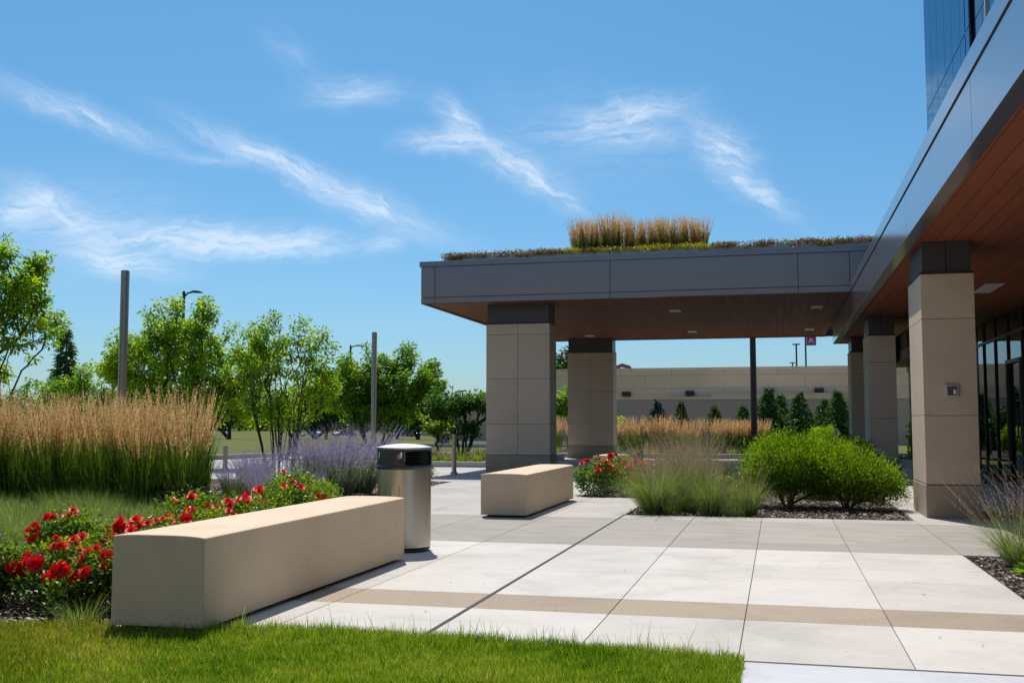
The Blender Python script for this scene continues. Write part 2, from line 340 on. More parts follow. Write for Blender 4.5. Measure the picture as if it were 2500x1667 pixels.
def wood(g, nodes, par, cnt, rtip, rmax, power=.5, seg=5):
    c = np.maximum(cnt, .5) ** power; r = np.minimum(rtip * c, rmax)
    idx = [i for i in range(len(nodes)) if par[i] >= 0]
    A = nodes[[par[i] for i in idx]]; B = nodes[idx]; rb = r[idx]; ra = np.minimum(r[[par[i] for i in idx]], rb * 1.5)
    D = nrm(B - A); U = nrm(np.cross(D, np.array([.3, .9, .25]))); W = np.cross(D, U)
    t = np.arange(seg) * TAU / seg; off = U[:, None, :] * np.cos(t)[None, :, None] + W[:, None, :] * np.sin(t)[None, :, None]
    V = np.concatenate([A[:, None, :] + off * ra[:, None, None], B[:, None, :] + off * rb[:, None, None]], 1)
    n = len(idx); b = np.arange(n)[:, None] * seg * 2; j = np.arange(seg)[None, :]; j2 = (j + 1) % seg
    F = np.stack([b + j, b + j2, b + seg + j2, b + seg + j], -1).reshape(-1, 4)
    g.add(V.reshape(-1, 3), F)
def tree(name, label, cat, loc, ells, stems, K=200, per=30, ls=.085, lw=.045, rc=.2, mat='lime', bark='bark', group=None, rtip=.006, rmax=.07,
         thr=-.12, nscale=1.2, droop=.5, rz=0, sag=.0, tintb=0, par_name='crown', shoots=.22):
    root = thing(name, label, cat, loc, rz, group)
    T = envelope(ells, K, thr, nscale, seed=loc[0])
    if shoots:
        ctr = np.mean(T, 0); far = T[np.argsort(-(nrm(T - ctr) * (T - ctr)).sum(1))[: int(K * .3)]]; far = far[far[:, 2] > ctr[2] - .2]
        T = np.concatenate([T] + [far + (nrm(far - ctr) + np.array([0, 0, .7])) * f * shoots for f in (.5, 1.0)])
    K = len(T); nodes, par, cnt = skeleton(stems, T, sag=sag)
    g = G(); wood(g, nodes, par, cnt, rtip, rmax); g.obj('trunk', M[bark], root, smooth=True)
    P = np.repeat(T, per, 0); P = P + nrm(rng.normal(size=P.shape)) * (rng.random((len(P), 1)) ** .6) * rc * np.array([1, 1, .7])
    ctr = np.mean(T, 0); out = nrm(P - np.repeat(T, per, 0)) + nrm(P - ctr) * .3; A = out + np.array([0, 0, -droop]) + rng.normal(size=P.shape) * .3
    ti = np.repeat(rng.uniform(.1, .75, K), per) + rng.normal(size=len(P)) * .16 + tintb
    g = G(); leaves(g, P, A, ls * (.7 + .6 * rng.random(len(P))), lw, ti, up=np.array([0, 0, 1.2])); g.obj(par_name, LEAF[mat], root)
    return root
def vase(n, h, r0, r1, jit=.05, k=7, twist=.4):
    out = []
    for i in range(n):
        a = TAU * i / n + rng.random() * .8; a2 = a + rng.normal() * twist; hh = h * (.8 + .4 * rng.random()); rr = r1 * (.4 + .8 * rng.random()); st = []
        for j in range(k):
            t = j / (k - 1); r = r0 * (1 - t) + rr * t ** .85; aa = a + (a2 - a) * t
            st.append((math.cos(aa) * r + rng.normal() * jit * t, math.sin(aa) * r + rng.normal() * jit * t, hh * t))
        out.append(st)
    return out
def spruce(name, label, loc, h, r, mat='spruce', group=None, dens=1.0):
    root = thing(name, label, 'tree', loc, rng.random() * 6, group)
    g = G(); g.tube([(0, 0, 0), (0, 0, h * .5), (0, 0, h * .97)], .035 * h / 2 + .01, .008, 6); tiers = int(22 * (1 + .3 * (h > 3)))
    gl = G(); Ps = []; As = []
    for i in range(tiers):
        z = h * (.06 + .9 * i / tiers); R = r * (1 - (i / tiers)) ** 1.05 + .04; nb = int((9 + 9 * R / r) * dens)
        for b in range(nb):
            a = rng.random() * TAU; Rb = R * (.65 + .45 * rng.random()); tip = np.array([math.cos(a) * Rb, math.sin(a) * Rb, z - Rb * .18 + rng.normal() * .03]); p0 = np.array([0, 0, z + Rb * .12])
            g.tube([p0, tip], .008, .003, 4)
            m = int(26 * Rb / r) + 8; t = rng.random(m) ** .7; P = p0 + (tip - p0) * t[:, None]; d = nrm(tip - p0); s = np.array([-d[1], d[0], 0])
            side = rng.choice([-1, 1], m); Ps.append(P); As.append(d * .7 + s * side[:, None] * .8 * (1 - t[:, None] * .5) + rng.normal(size=(m, 3)) * .25 + np.array([0, 0, -.15]))
    Ps = np.concatenate(Ps); As = np.concatenate(As)
    leaves(gl, Ps, As, .15 * h / 2.3 * (.6 + .8 * rng.random(len(Ps))), .05 * min(h, 3) / 2.3, rng.random(len(Ps)), up=np.array([0, 0, 1.]))
    g.obj('trunk', M['bark'], root); gl.obj('crown', LEAF[mat], root); return root

# ================================================================== SETTING
def prism(g, poly, z0, z1):
    """top and sides of a flat polygon, fanned from its centre"""
    n = len(poly); cx = sum(p[0] for p in poly) / n; cy = sum(p[1] for p in poly) / n
    V = [(x, y, z1) for x, y in poly] + [(x, y, z0) for x, y in poly] + [(cx, cy, z1)]
    F = []
    for i in range(n):
        j = (i + 1) % n; F.append((i + n, j + n, j, i))
        V.append(((poly[i][0] + poly[j][0]) / 2, (poly[i][1] + poly[j][1]) / 2, z1))
    m = 2 * n + 1
    for i in range(n): F.append((2 * n, m + (i - 1) % n, i, m + i))
    return g.add(V, F)
# ground sheet, gently falling away beyond sixty metres
def gz(y): return -.05 if y < 60 else -.05 - min(1.6, (y - 60) / 140 * 1.6)
g = G(); xs = np.concatenate([np.linspace(-900, -80, 9), np.linspace(-60, 60, 25), np.linspace(80, 900, 9)])
ys = np.concatenate([np.linspace(-60, 50, 12), np.linspace(60, 200, 15), np.linspace(240, 1500, 10)])
V = [(x, y, gz(y)) for y in ys for x in xs]; nx = len(xs)
F = [(i * nx + j, i * nx + j + 1, (i + 1) * nx + j + 1, (i + 1) * nx + j) for i in range(len(ys) - 1) for j in range(nx - 1)]
g.add(V, F)
M['field'] = pbr('dry_lawn', (.15, .15, .045), (.095, .115, .03), rough=.95, scale=.5, fine=.25, fscale=9, spec=.05)
struct(g.obj('ground', M['field']))

# paving: real slabs with open joints between them
XJ = [-4.62, -3.80, -2.92, -1.97, -1.06, -.22, .63, 1.6]
def slabs(name, mat, xs, ys, gx=.006, gy=.0045, top=0.0):
    g = G()
    for i in range(len(xs) - 1):
        for j in range(len(ys) - 1):
            g.box(xs[i] + gx / 2, ys[j] + gy / 2, -.1, xs[i + 1] - gx / 2, ys[j + 1] - gy / 2, top, rng.random())
    return struct(g.obj(name, mat, bevel=.002))
XN = [-3.87] + XJ[2:]
slabs('paving', M['conc'], XN, [5.62, 6.76])
slabs('paving', M['conc'], XN, [7.35, 8.6, 9.34, 10.48], gy=.004)
slabs('aggregate_paving', M['agg'], XN, [6.76, 7.35])
g = G(); prism(g, [(-3.873, 9.32), (-3.873, 10.476), (-4.46, 10.476)], -.1, 0); struct(g.obj('paving', M['conc']))
slabs('aggregate_paving', M['agggrey'], XJ + [2.6, 3.7], [10.48, 11.08])
slabs('grey_paving', M['concgrey'], XJ + [2.6, 3.7, 4.7], [11.08, 13.5])
slabs('paving', M['concfar'], XJ[3:], [13.5, 13.98])
slabs('walkway', M['concfar'], [-6.45, -5.5, -4.6, -3.8, -2.92, -1.97], [13.5, 15.3, 17.1])
g = G(); prism(g, [(-4.623, 11.085), (-4.623, 13.496), (-6.42, 13.496), (-6.42, 13.42), (-4.92, 11.32), (-4.8, 11.085)], -.1, 0); struct(g.obj('walkway', M['concgrey']))
slabs('walkway', M['concfar'], [-6.45, -5.5, -4.6, -3.12], [17.1, 19, 20.9])
slabs('walkway', M['concfar'], [-9.5, -8, -6.45, -5.5, -4.6, -3.12], [20.9, 22.7, 24.5], gx=.006)
slabs('walkway', M['concfar'], [1.6, 2.6, 3.7, 4.7], [13.5, 15.3, 17.1, 18.9, 20.7, 22.2])
slabs('walkway', M['concfar'], [1.6, 2.5], [22.2, 24, 26, 28, 30, 32, 34, 36])
slabs('walkway', M['concfar'], [3.6, 4.7], [22.2, 25, 27.8])
slabs('walkway', M['concblue'], [-.2, 1.7, 3.6], [1.2, 3.4, 5.61], top=-.004)
g = G(); g.box(-1.985, 5.62, -.1, -1.955, 13.98, .002); struct(g.obj('expansion_joint', M['joint']))
g = G(); prism(g, [(-3.88, 5.6), (1.62, 5.6), (1.62, 10.46), (4.7, 10.46), (4.7, 13.99), (-6.4, 13.99), (-6.4, 13.44), (-4.9, 11.33), (-3.88, 9.28)], -.1, -.012); g.box(-6.42, 14, -.1, -1.99, 17.1, -.012); g.box(-6.42, 17.11, -.1, -3.14, 20.86, -.012); g.box(-9.4, 20.9, -.1, -3.14, 24.4, -.012); g.box(1.62, 14, -.1, 4.68, 30, -.012); struct(g.obj('joint_bed', M['jointlight']))
# road and kerbs
g = G(); prism(g, [(-19, 20.95), (-9.5, 20.95), (-9.5, 24.55), (1.6, 24.55), (1.6, 36.4), (-17, 36.4), (-18, 30)], -.2, -.012)
struct(g.obj('road', M['road']))
g = G(); prism(g, [(-21, 52), (-6, 52), (-6, 58), (-19, 58)], -.2, -.02); struct(g.obj('road', M['road']))
g = G(); g.box(-110, 150, -1.4, -20, 260, -1.25); o = struct(g.obj('parking_lot', pbr('asphalt', (.12, .12, .125), (.10, .10, .105), rough=.9, scale=.3)))
o.rotation_euler = (-math.atan(1.6 / 140) * .6, 0, 0); o.location = (0, 0, .9)
def kerb(pts, w=.16, h=.14, name='kerb'):
    g = G()
    for (x0, y0), (x1, y1) in zip(pts[:-1], pts[1:]):
        d = Vector((x1 - x0, y1 - y0, 0)); L = d.length; d.normalize(); nn = Vector((-d.y, d.x, 0)) * w / 2; d = d * .001
        a = Vector((x0, y0, 0)); b = Vector((x1, y1, 0))
        V = [a - nn, b - nn, b + nn, a + nn]
        g.add([(v.x, v.y, -.1) for v in V] + [(v.x, v.y, h) for v in V], [(0, 3, 2, 1), (4, 5, 6, 7), (0, 1, 5, 4), (1, 2, 6, 5), (2, 3, 7, 6), (3, 0, 4, 7)])
    return struct(g.obj(name, M['kerb'], bevel=.02))
isl = [(-14.6, 33), (-13.2, 29.6), (-11, 28.05), (-7.6, 28.05), (-7.0, 29), (-7.0, 35), (-13.5, 35.2)]
kerb(isl + [isl[0]]); g = G(); prism(g, isl, -.1, .1); struct(g.obj('planting_bed', M['mulch']))
kerb([(-40, 20.9), (-19, 20.9), (-18.3, 29.3), (-18.1, 31.6), (-17.5, 34), (-16.6, 36.9), (-9, 36.9)])
kerb([(-8.9, 36.9), (1.4, 36.9), (2.4, 36.4)])
kerb([(-21, 51.9), (-6, 51.9)]); kerb([(-19, 58.1), (-6, 58.1)])
# planting beds
bed1 = [(-3.9, 5.6), (-3.9, 9.25), (-4.9, 11.3), (-6.42, 13.4), (-6.42, 20.85), (-18, 20.8), (-17, 12), (-12, 5.2)]
bed2 = [(-1.955, 14.0), (1.585, 14.0), (1.585, 24.5), (-3.1, 24.5), (-3.1, 17.12), (-1.955, 17.12)]
bed3 = [(1.63, 3.0), (5.0, 3.0), (5.0, 10.45), (1.63, 10.45)]
bed4 = [(-9, 37), (2.4, 37), (3.5, 43), (3, 60), (-14, 60), (-12, 43)]
for b, z in ((bed1, -.015), (bed2, -.02), (bed3, -.03), (bed4, .03)):
    g = G(); prism(g, b, -.2, z); struct(g.obj('planting_bed', M['mulch']))
def inpoly(P, poly):
    x, y = P[:, 0], P[:, 1]; c = np.zeros(len(P), bool); n = len(poly)
    for i in range(n):
        x0, y0 = poly[i]; x1, y1 = poly[(i + 1) % n]
        if y0 == y1: continue
        c ^= ((y0 > y) != (y1 > y)) & (x < (x1 - x0) * (y - y0) / (y1 - y0) + x0)
    return c
def scatter(poly, n):
    a = np.array(poly); out = np.zeros((0, 2))
    while len(out) < n:
        P = a.min(0) + rng.random((n * 2, 2)) * (a.max(0) - a.min(0)); out = np.concatenate([out, P[inpoly(P, poly)]])
    return out[:n]
g = G()
for poly, n, z in (([(-6.3, 5.5), (-3.92, 5.62), (-3.92, 9.2), (-6.3, 9.2)], 9000, -.005), ([(-9, 9), (-4.2, 9.4), (-5, 11.6), (-6.45, 13.5), (-6.45, 20.8), (-11, 20.8)], 14000, -.005), ([(-1.95, 14.02), (1.58, 14.02), (1.58, 17), (-1.95, 17)], 12000, -.015),
                   ([(-3.1, 17.15), (-1.9, 17.15), (-1.9, 20), (-3.1, 20)], 2500, -.015), ([(1.64, 6), (3.2, 6), (3.2, 10.44), (1.64, 10.44)], 9000, -.025)):
    P = scatter(poly, n); P = np.column_stack([P, z + rng.random(n) * .03]); a = rng.uniform(0, TAU, n)
    A = np.stack([np.cos(a), np.sin(a), rng.normal(size=n) * .25], 1)
    leaves(g, P, A, .03 + .055 * rng.random(n) ** 2, .012 + .012 * rng.random(n), rng.random(n) ** 1.6, up=np.array([0, 0, 2.]), fold=.05)
tag(g.obj('mulch', LEAF['chips']), 'brown shredded bark mulch spread over the planting beds', 'mulch', kind='stuff')

# lawn in front, greener by the paving and drier at the left
lawn = [(-.22, .5), (-.21, 5.6), (-1.0, 5.68), (-1.9, 5.73), (-2.9, 5.74), (-3.9, 5.60), (-4.6, 5.45), (-7.5, 5.3), (-7.5, .5)]
g = G(); prism(g, lawn, -.2, -.012); struct(g.obj('lawn_ground', M['soil']))
def lawnblades(n, poly, h, mat, cond, name, label, w=.0065):
    P = scatter(poly, n); u = rng.random(n); k = cond(P, u); P = P[k]; n = len(P); g = G()
    tuft = np.array([mnoise.noise(Vector((p[0] * 7, p[1] * 7, 0))) for p in P]); H = h * (.75 + .5 * rng.random(n) + .35 * tuft)
    edge = (P[:, 1] > 5.45); H = H * np.where(edge, 1.25, 1); tall = (rng.random(n) < .035) & (P[:, 1] > 5.5); H = np.where(tall, H * rng.uniform(1.4, 2.4, n), H)
    a = rng.uniform(0, TAU, n); le = .55 * rng.random(n); t = np.array([0, .5, 1.])[None, :, None]; D = np.stack([np.cos(a), np.sin(a), 0 * a], 1)[:, None, :]
    C = np.column_stack([P, np.full(n, -.012)])[:, None, :] + D * (H * le)[:, None, None] * t ** 1.7 + np.array([0, 0, 1.]) * H[:, None, None] * t
    ph = rng.uniform(0, TAU, n); S = np.stack([np.cos(ph), np.sin(ph), 0 * ph], 1)[:, None, :]; wd = w * (1 - t * .92) * .5
    V = np.stack([C - S * wd, C + S * wd], 2); i = np.arange(n)[:, None] * 6 + np.arange(2)[None, :] * 2
    patch = np.array([mnoise.noise(Vector((p[0] * 1.7 + 9, p[1] * 1.7, 3))) for p in P])
    pt2 = np.array([mnoise.noise(Vector((p[0] * 9 + 9, p[1] * 9, 7))) for p in P]); T = np.clip(.45 + .5 * patch + .35 * pt2 + rng.normal(size=n) * .36, 0, 1)
    g.add(V.reshape(-1, 3), np.stack([i, i + 1, i + 3, i + 2], -1).reshape(-1, 4), np.repeat(T, 6))
    return tag(g.obj(name, LEAF[mat]), label, 'grass', kind='stuff')
vis = [(-.2, 4.0), (-.19, 5.6), (-1.0, 5.7), (-1.9, 5.76), (-2.9, 5.77), (-3.9, 5.63), (-4.6, 5.50), (-6.5, 5.35), (-6.5, 4.0)]
lawnblades(190000, vis, .05, 'lawn', lambda P, u: u < np.clip((P[:, 0] + 3.9) / 1.5, 0.12, 1), 'lawn_grass', 'short bright green lawn grass along the paving edge')
lawnblades(140000, vis, .036, 'lawnsage', lambda P, u: u > np.clip((P[:, 0] + 4.2) / 1.9, 0, 1) + .03, 'lawn_grass', 'dry olive lawn grass in front of the rose bed', w=.006)

# ================================================================== BENCHES
def bench(loc, L, label, wdt=.60, h=.552):
    root = thing('bench', label, 'bench', loc, 0, 'cast stone block benches')
    g = G(); nx, ny = 12, 24; xs_ = np.linspace(-wdt / 2, wdt / 2, nx + 1); ys_ = np.linspace(0, L, ny + 1)
    top = lambda x: h - .012 * (2 * x / wdt) ** 4
    V = [(x, y, top(x)) for y in ys_ for x in xs_]; F = [(i * (nx + 1) + j, i * (nx + 1) + j + 1, (i + 1) * (nx + 1) + j + 1, (i + 1) * (nx + 1) + j) for i in range(ny) for j in range(nx)]
    b0 = len(V); V += [(x, y, .03) for y in (0, L) for x in xs_]; q = nx + 1
    for j in range(nx): F.append((b0 + j, b0 + j + 1, j + 1, j)); F.append((ny * q + j, ny * q + j + 1, b0 + q + j + 1, b0 + q + j))
    c0 = len(V); V += [(x, y, .03) for x in (xs_[0], xs_[-1]) for y in ys_[1:-1]]
    def low(s, i): return (b0 + (0 if s == 0 else nx)) if i == 0 else ((b0 + q + (0 if s == 0 else nx)) if i == ny else c0 + s * (ny - 1) + i - 1)
    for i in range(ny):
        F.append((low(0, i), i * q, (i + 1) * q, low(0, i + 1))); F.append((low(1, i), low(1, i + 1), (i + 1) * q + nx, i * q + nx))
    V += [(-wdt / 2, 0, .03)]; F.append((b0, b0 + q, b0 + q + nx, b0 + nx))
    g.add(V[:-1], F); o = g.obj('seat_block', M['bench'], root, bevel=.009)
    o.modifiers['Bevel'].angle_limit = rad(40); o.modifiers['Bevel'].segments = 3
    g = G(); g.box(-wdt / 2 + .07, .10, 0, wdt / 2 - .07, L - .12, .032); g.obj('plinth', M['joint'], root)
    return root
bench((-3.50, 5.56, 0), 3.38, 'long tan cast stone block bench nearest the lawn, in front of the roses')
bench((-3.41, 13.22, 0), 3.2, 'tan cast stone block bench standing alone on the walk before the front canopy pillar')
bench((-3.28, 21.0, 0), 3.2, 'tan cast stone bench mostly hidden behind the red rose bushes under the canopy')

# ================================================================== LITTER BIN
root = thing('litter_bin', 'round stainless steel litter bin with black hood behind the long bench', 'litter bin', (-3.45, 9.62, 0))
R0 = .252
g = G(); g.lathe([(R0 - .03, 0), (R0 - .015, .004), (R0 - .005, .03), (R0 - .02, .045)], 64); g.obj('base_ring', M['plastic'], root, smooth=False)
g = G(); g.lathe([(R0, .045), (R0, .775)], 96); g.obj('body', M['steel'], root, smooth=True)
for p in root.children[-1].data.polygons: p.use_smooth = abs(p.normal.z) < .5
cam_a = math.atan2(-9.62, 3.45)        # direction from the bin towards the viewer's side of the plaza
g = G(); a0 = cam_a - rad(11); g.box(-.0015, -.004, .05, .0015, .002, .62); o = g.obj('door_seam', M['black'], root); o.location = (math.cos(a0) * R0, math.sin(a0) * R0, 0); o.rotation_euler = (0, 0, a0 + math.pi / 2)
# hood: thick shell with two rounded openings
g = G(); seg, rows = 300, 44; z0, z1 = .765, .952
for rr, flip in ((R0 + .006, 0), (R0 - .012, 1)):
    A = np.arange(seg) * TAU / seg; Z = np.linspace(z0, z1, rows + 1)
    def rz_(z): return rr + (.012 if z < .80 else 0) * max(0, 1 - abs(z - .785) / .02)
    V = [(rz_(z) * math.cos(a), rz_(z) * math.sin(a), z) for z in Z for a in A]; F = []
    for i in range(rows):
        zc = (Z[i] + Z[i + 1]) / 2
        for j in range(seg):
            ac = A[j] + TAU / seg / 2
            hole = False
            for cdir in (cam_a + rad(36), cam_a + rad(216)):
                da = (ac - cdir + math.pi) % TAU - math.pi
                u = abs(da) / rad(37); v = abs(zc - .868) / .066
                if u ** 6 + v ** 6 < 1: hole = True
            if hole: continue
            f = (i * seg + j, i * seg + (j + 1) % seg, (i + 1) * seg + (j + 1) % seg, (i + 1) * seg + j); F.append(f[::-1] if flip else f)
    g.add(V, F)
g.obj('hood', M['plastic'], root, smooth=True)
g = G(); g.lathe([(R0 - .014, .764), (R0 + .006, .764), (R0 + .006, .768), (R0 - .014, .768)], 96, cap=False); g.lathe([(.18, .70), (.21, .77)], 48, cap=False); g.obj('liner', M['black'], root)
g = G(); g.lathe([(R0 + .008, .952), (R0 + .010, .958), (R0 + .009, .968), (R0 - .02, .976), (R0 * .72, .988), (R0 * .4, .997), (R0 * .1, 1.0)], 96); g.obj('lid', M['lid'], root, smooth=True)
def decal(parent, ac, quads, mat, name, off):
    g = G()
    for x0, z0_, x1, z1_ in quads:
        for k in range(4):
            u0 = x0 + (x1 - x0) * k / 4; u1 = x0 + (x1 - x0) * (k + 1) / 4; r = R0 + .006 + off
            g.add([(r * math.cos(ac + u / R0), r * math.sin(ac + u / R0), z) for u, z in ((u0, z0_), (u1, z0_), (u1, z1_), (u0, z1_))], [(0, 1, 2, 3)])
    return g.obj(name, mat, parent)
for k, off in enumerate((-9, -66)):
    ac = cam_a + rad(off)
    quads = [(-.033 + max(0, (.885 - z)) ** 1.9 * 3.2, z, .033, z + .003) for z in np.arange(.815, .95, .003)]
    lb = decal(root, ac, quads, M['label'], 'label', .002)
    P = [(.006, .922, .014, .930)] + [(.004 - .002 * (z < .915), z, .019 - .004 * (z < .89), z + .004) for z in np.arange(.874, .920, .0038)] + [(-.012, .908, .006, .911), (-.004, .911, .006, .916),
         (-.022, .874, -.019, .898), (-.010, .874, -.007, .898), (-.021, .873, -.008, .876), (-.023, .897, -.006, .900), (-.012, .866, .006, .869)]
    decal(lb, ac, P, M['white'], 'pictogram', .004)

# ================================================================== ENTRANCE CANOPY
can = thing('entrance_canopy', 'dark grey flat canopy with wooden soffit and planted roof', 'canopy', (-3, 30, 0))
def at(parent, o): o.location = o.location - parent.location if parent.location.length else o.location; return o
def part(parent, g, name, mat, **k):
    o = g.obj(name, mat, parent, **k); o.location = (-parent.location.x, -parent.location.y, -parent.location.z); return o
X0, X1, Y0, Y1, ZS, ZT = -8.4, 1.595, 24.5, 37.2, 4.08, 5.11
g = G()
for xa, xb in ((X0, -8.04), (-8.04, -3.75), (-3.75, .49), (.49, X1)):
    for za, zb in ((ZS, 4.225), (4.225, 4.98)):
        g.box(xa + .006, Y0, za + .006, xb - .006, Y0 + .04, zb - .006)
for xa, xb in ((1.60, 3.45),): g.box(xa, Y0, 4.29, xb, Y0 + .04, 4.975)
for ya, yb in ((Y0 + .045, 28.7), (28.7, 32.9), (32.9, Y1 - .045)):
    for za, zb in ((ZS, 4.225), (4.225, 4.98)): g.box(X0, ya + .006, za + .006, X0 + .04, yb - .006, zb - .006)
g.box(X0, Y1 - .04, ZS + .006, 3.4, Y1, 4.975)
part(can, g, 'fascia', M['fascia'], bevel=.003)
g = G(); g.box(X0 - .03, Y0 - .03, 4.98, 3.45, Y0 + .12, ZT); g.box(X0 - .03, Y0 + .12, 4.98, X0 + .12, Y1 + .03, ZT); g.box(X0 + .12, Y1 - .12, 4.98, 3.45, Y1 + .03, ZT)
part(can, g, 'coping', M['fascia'], bevel=.004)
g = G(); g.box(X0 + .045, Y0 + .045, ZS + .05, X1 - .01, Y1 - .045, 4.9); g.box(1.6, Y0 + .045, 4.30, 3.4, Y1 - .1, 4.9); part(can, g, 'roof_core', M['black'])
g = G(); g.box(X0 + .06, Y0 + .09, ZS + .022, X1 - .02, Y1 - .06, ZS + .045); part(can, g, 'soffit', M['wood2'])
g = G(); g.box(X0 + .005, Y0 + .005, ZS - .004, X1, Y0 + .085, ZS + .004); g.box(X0 + .005, Y0 + .087, ZS - .004, X0 + .085, Y1 - .005, ZS + .004); g.box(X0 + .09, Y1 - .085, ZS - .004, X1, Y1 - .005, ZS + .004)
part(can, g, 'soffit_edge', M['neck'])
for x, y in ((-2.56, 27.85), (-2.62, 34.36), (1.0, 34.39), (1.0, 27.78), (-6.1, 27.85), (-6.1, 35.2)):
    g = G(); g.box(x - .14, y - .3, ZS + .012, x + .14, y + .3, ZS + .024); part(can, g, 'recessed_light', M['lightpanel'])
g = G(); g.box(X0 + .13, Y0 + .13, 4.9, 3.4, Y1 - .13, 5.05); part(can, g, 'roof_deck', M['mulch'])
g = G()
for xa, xb in ((-7.9, -5.9), (-5.9, -3.8), (-3.8, -1.7), (-1.7, .4), (.4, 2.5)): g.box(xa + .01, Y0 + .28, ZT - .06, xb - .01, Y0 + .31, ZT + .135)
for ya in (Y0 + .32,): g.box(-7.92, ya, ZT - .06, -7.89, Y1 - .5, ZT + .135)
part(can, g, 'planter_edge', M['galv'])
g = G(); g.tube([(-7.98, 24.85, 5.08), (-7.93, 24.85, 5.40)], .006, .003, 4); tag(g.obj('antenna', M['black']), 'thin dark rod standing at the corner of the planted roof', 'antenna')
# sedum carpet spilling over the tray
g = G(); gl = G()
for i in range(620):
    x = rng.uniform(-7.9, 2.45); fr = rng.random() < .75; y = 24.80 + (rng.normal() * .06 if fr else rng.random() * 1.2)
    hang = fr and (mnoise.noise(Vector((x * 2.3, 3, 1))) > .25) and rng.random() < .65
    z = ZT + .13 + rng.random() * .06 - (.09 * rng.random() if hang else 0); n = 26
    P = np.array([x, y - (.05 if hang else 0), z]) + rng.normal(size=(n, 3)) * np.array([.07, .05, .03]); A = rng.normal(size=(n, 3)) + np.array([0, -.3, .8])
    tgt = gl if -4.9 < x < -1.4 and rng.random() < .85 else g
    leaves(tgt, P, A, .04, .028, rng.uniform(0, .9) + rng.normal(size=n) * .2)
tag(g.obj('sedum', LEAF['sedum']), 'red and green sedum creeping over the canopy roof edge', 'sedum', kind='stuff')
tag(gl.obj('sedum', LEAF['sedumlime']), 'yellow sedum at the foot of the roof grasses', 'sedum', kind='stuff')

# feather reed grass: three clumps of each kind, then copies
def reed(loc, h, label, n=260, ns=85, r=.16, lean=.16, group=None, rz=0, width=.009, seg=4, pl=.036, pw=.009, m=26):
    root = thing('reed_grass', label, 'grass', loc, rz, group)
    g = G(); blades(g, int(n * 1.5), r * 1.15, h * .74, lean * .7, .16, width, seg, (.0, .8), droop=.3, hv=.3); blades(g, int(n * .18), r, h * .6, lean * 2, .5, width, 5, (.5, 1), droop=.6, hv=.3); st = G()
    C = blades(g, ns, r * .9, h * (1.0 if h > 1 else .98), lean, .16, .006, 5, (.45, .9), droop=.02, hv=.17 if h > 1 else .1, tiptint=.2)
    g.obj('blades', LEAF['reed'], root)
    p = G(); spikes(p, C, .40 if h > 1 else .6, m, pl, pw, .17, (.05, 1.0), up=1.0); p.obj('plumes', LEAF['plume'], root); return root
LR = 'feather reed grass clumps behind the roses'
protoA = [reed((0, 0, 0), 1.5, 'x', n=400, ns=88, r=.20, m=52, pl=.044, pw=.013) for _ in range(3)]
def place(protos, spots, label, group, sc=(.92, 1.06)):
    for i, s in enumerate(spots):
        p = protos[i % len(protos)]; k = rng.uniform(*sc) * (s[3] if len(s) > 3 else 1)
        lb = label(i) if callable(label) else label
        if not p.get('used'):
            p['used'] = 1; p.location = s[:3]; p.scale = (k, k, k); p['label'] = lb; p['group'] = group
        else:
            q = dup(p, s[:3], rng.random() * TAU, k, lb, group)
spots = []
for i in range(13):
    x = -12.9 + i * .385; spots.append((x + rng.normal() * .05, 14.4 + rng.normal() * .12 - .02 * i, -.015, 1.0))
for i in range(12):
    x = -12.9 + i * .445; spots.append((x + rng.normal() * .06, 13.3 + rng.normal() * .1, -.015, .96))
place(protoA, spots, 'clump of reed grass with tan plumes in the tall stand left of the lavender sage', LR, (.93, 1.06))
protoR = [reed((0, 0, 0), .95, 'x', n=150, ns=95, r=.13, lean=.14, width=.010, pl=.05, pw=.015, m=34) for _ in range(2)]
place(protoR, [(-4.62 + i * .265 + rng.normal() * .04, 25.15 + rng.random() * .4, 5.03, rng.uniform(1.08, 1.15)) for i in range(12)], 'tan reed grass clump in the row growing on the canopy roof', 'reed grasses on the canopy roof', (.95, 1.12))
protoB = [reed((0, 0, 0), 1.25, 'x', n=190, ns=110, r=.26, lean=.18, width=.016, pl=.07, pw=.024, m=26) for _ in range(2)]
sp = [(-9.2 + i * .52 + rng.normal() * .1, 39.2 + rng.normal() * .2 + .9 * (i % 2), .03, 1.0) for i in range(14)]
place(protoB, sp, 'golden reed grass clump in the band beyond the drive, between pillar and short steel bollard', 'reed grasses beyond the drive')
sp = [(-2.15 + i * .3 + rng.normal() * .05, 42.2 + rng.normal() * .2, .03, .95) for i in range(6)]
place(protoB, sp, 'golden reed grass clump just left of the black lamp pole', 'reed grasses by the black pole')
sp = [(-9.9 + i * .35, 38.6 + rng.normal() * .15, .03, .95) for i in range(3)] 
place(protoB, sp, 'golden reed grass clump seen in the gap between the two big canopy pillars', 'reed grasses between the pillars')

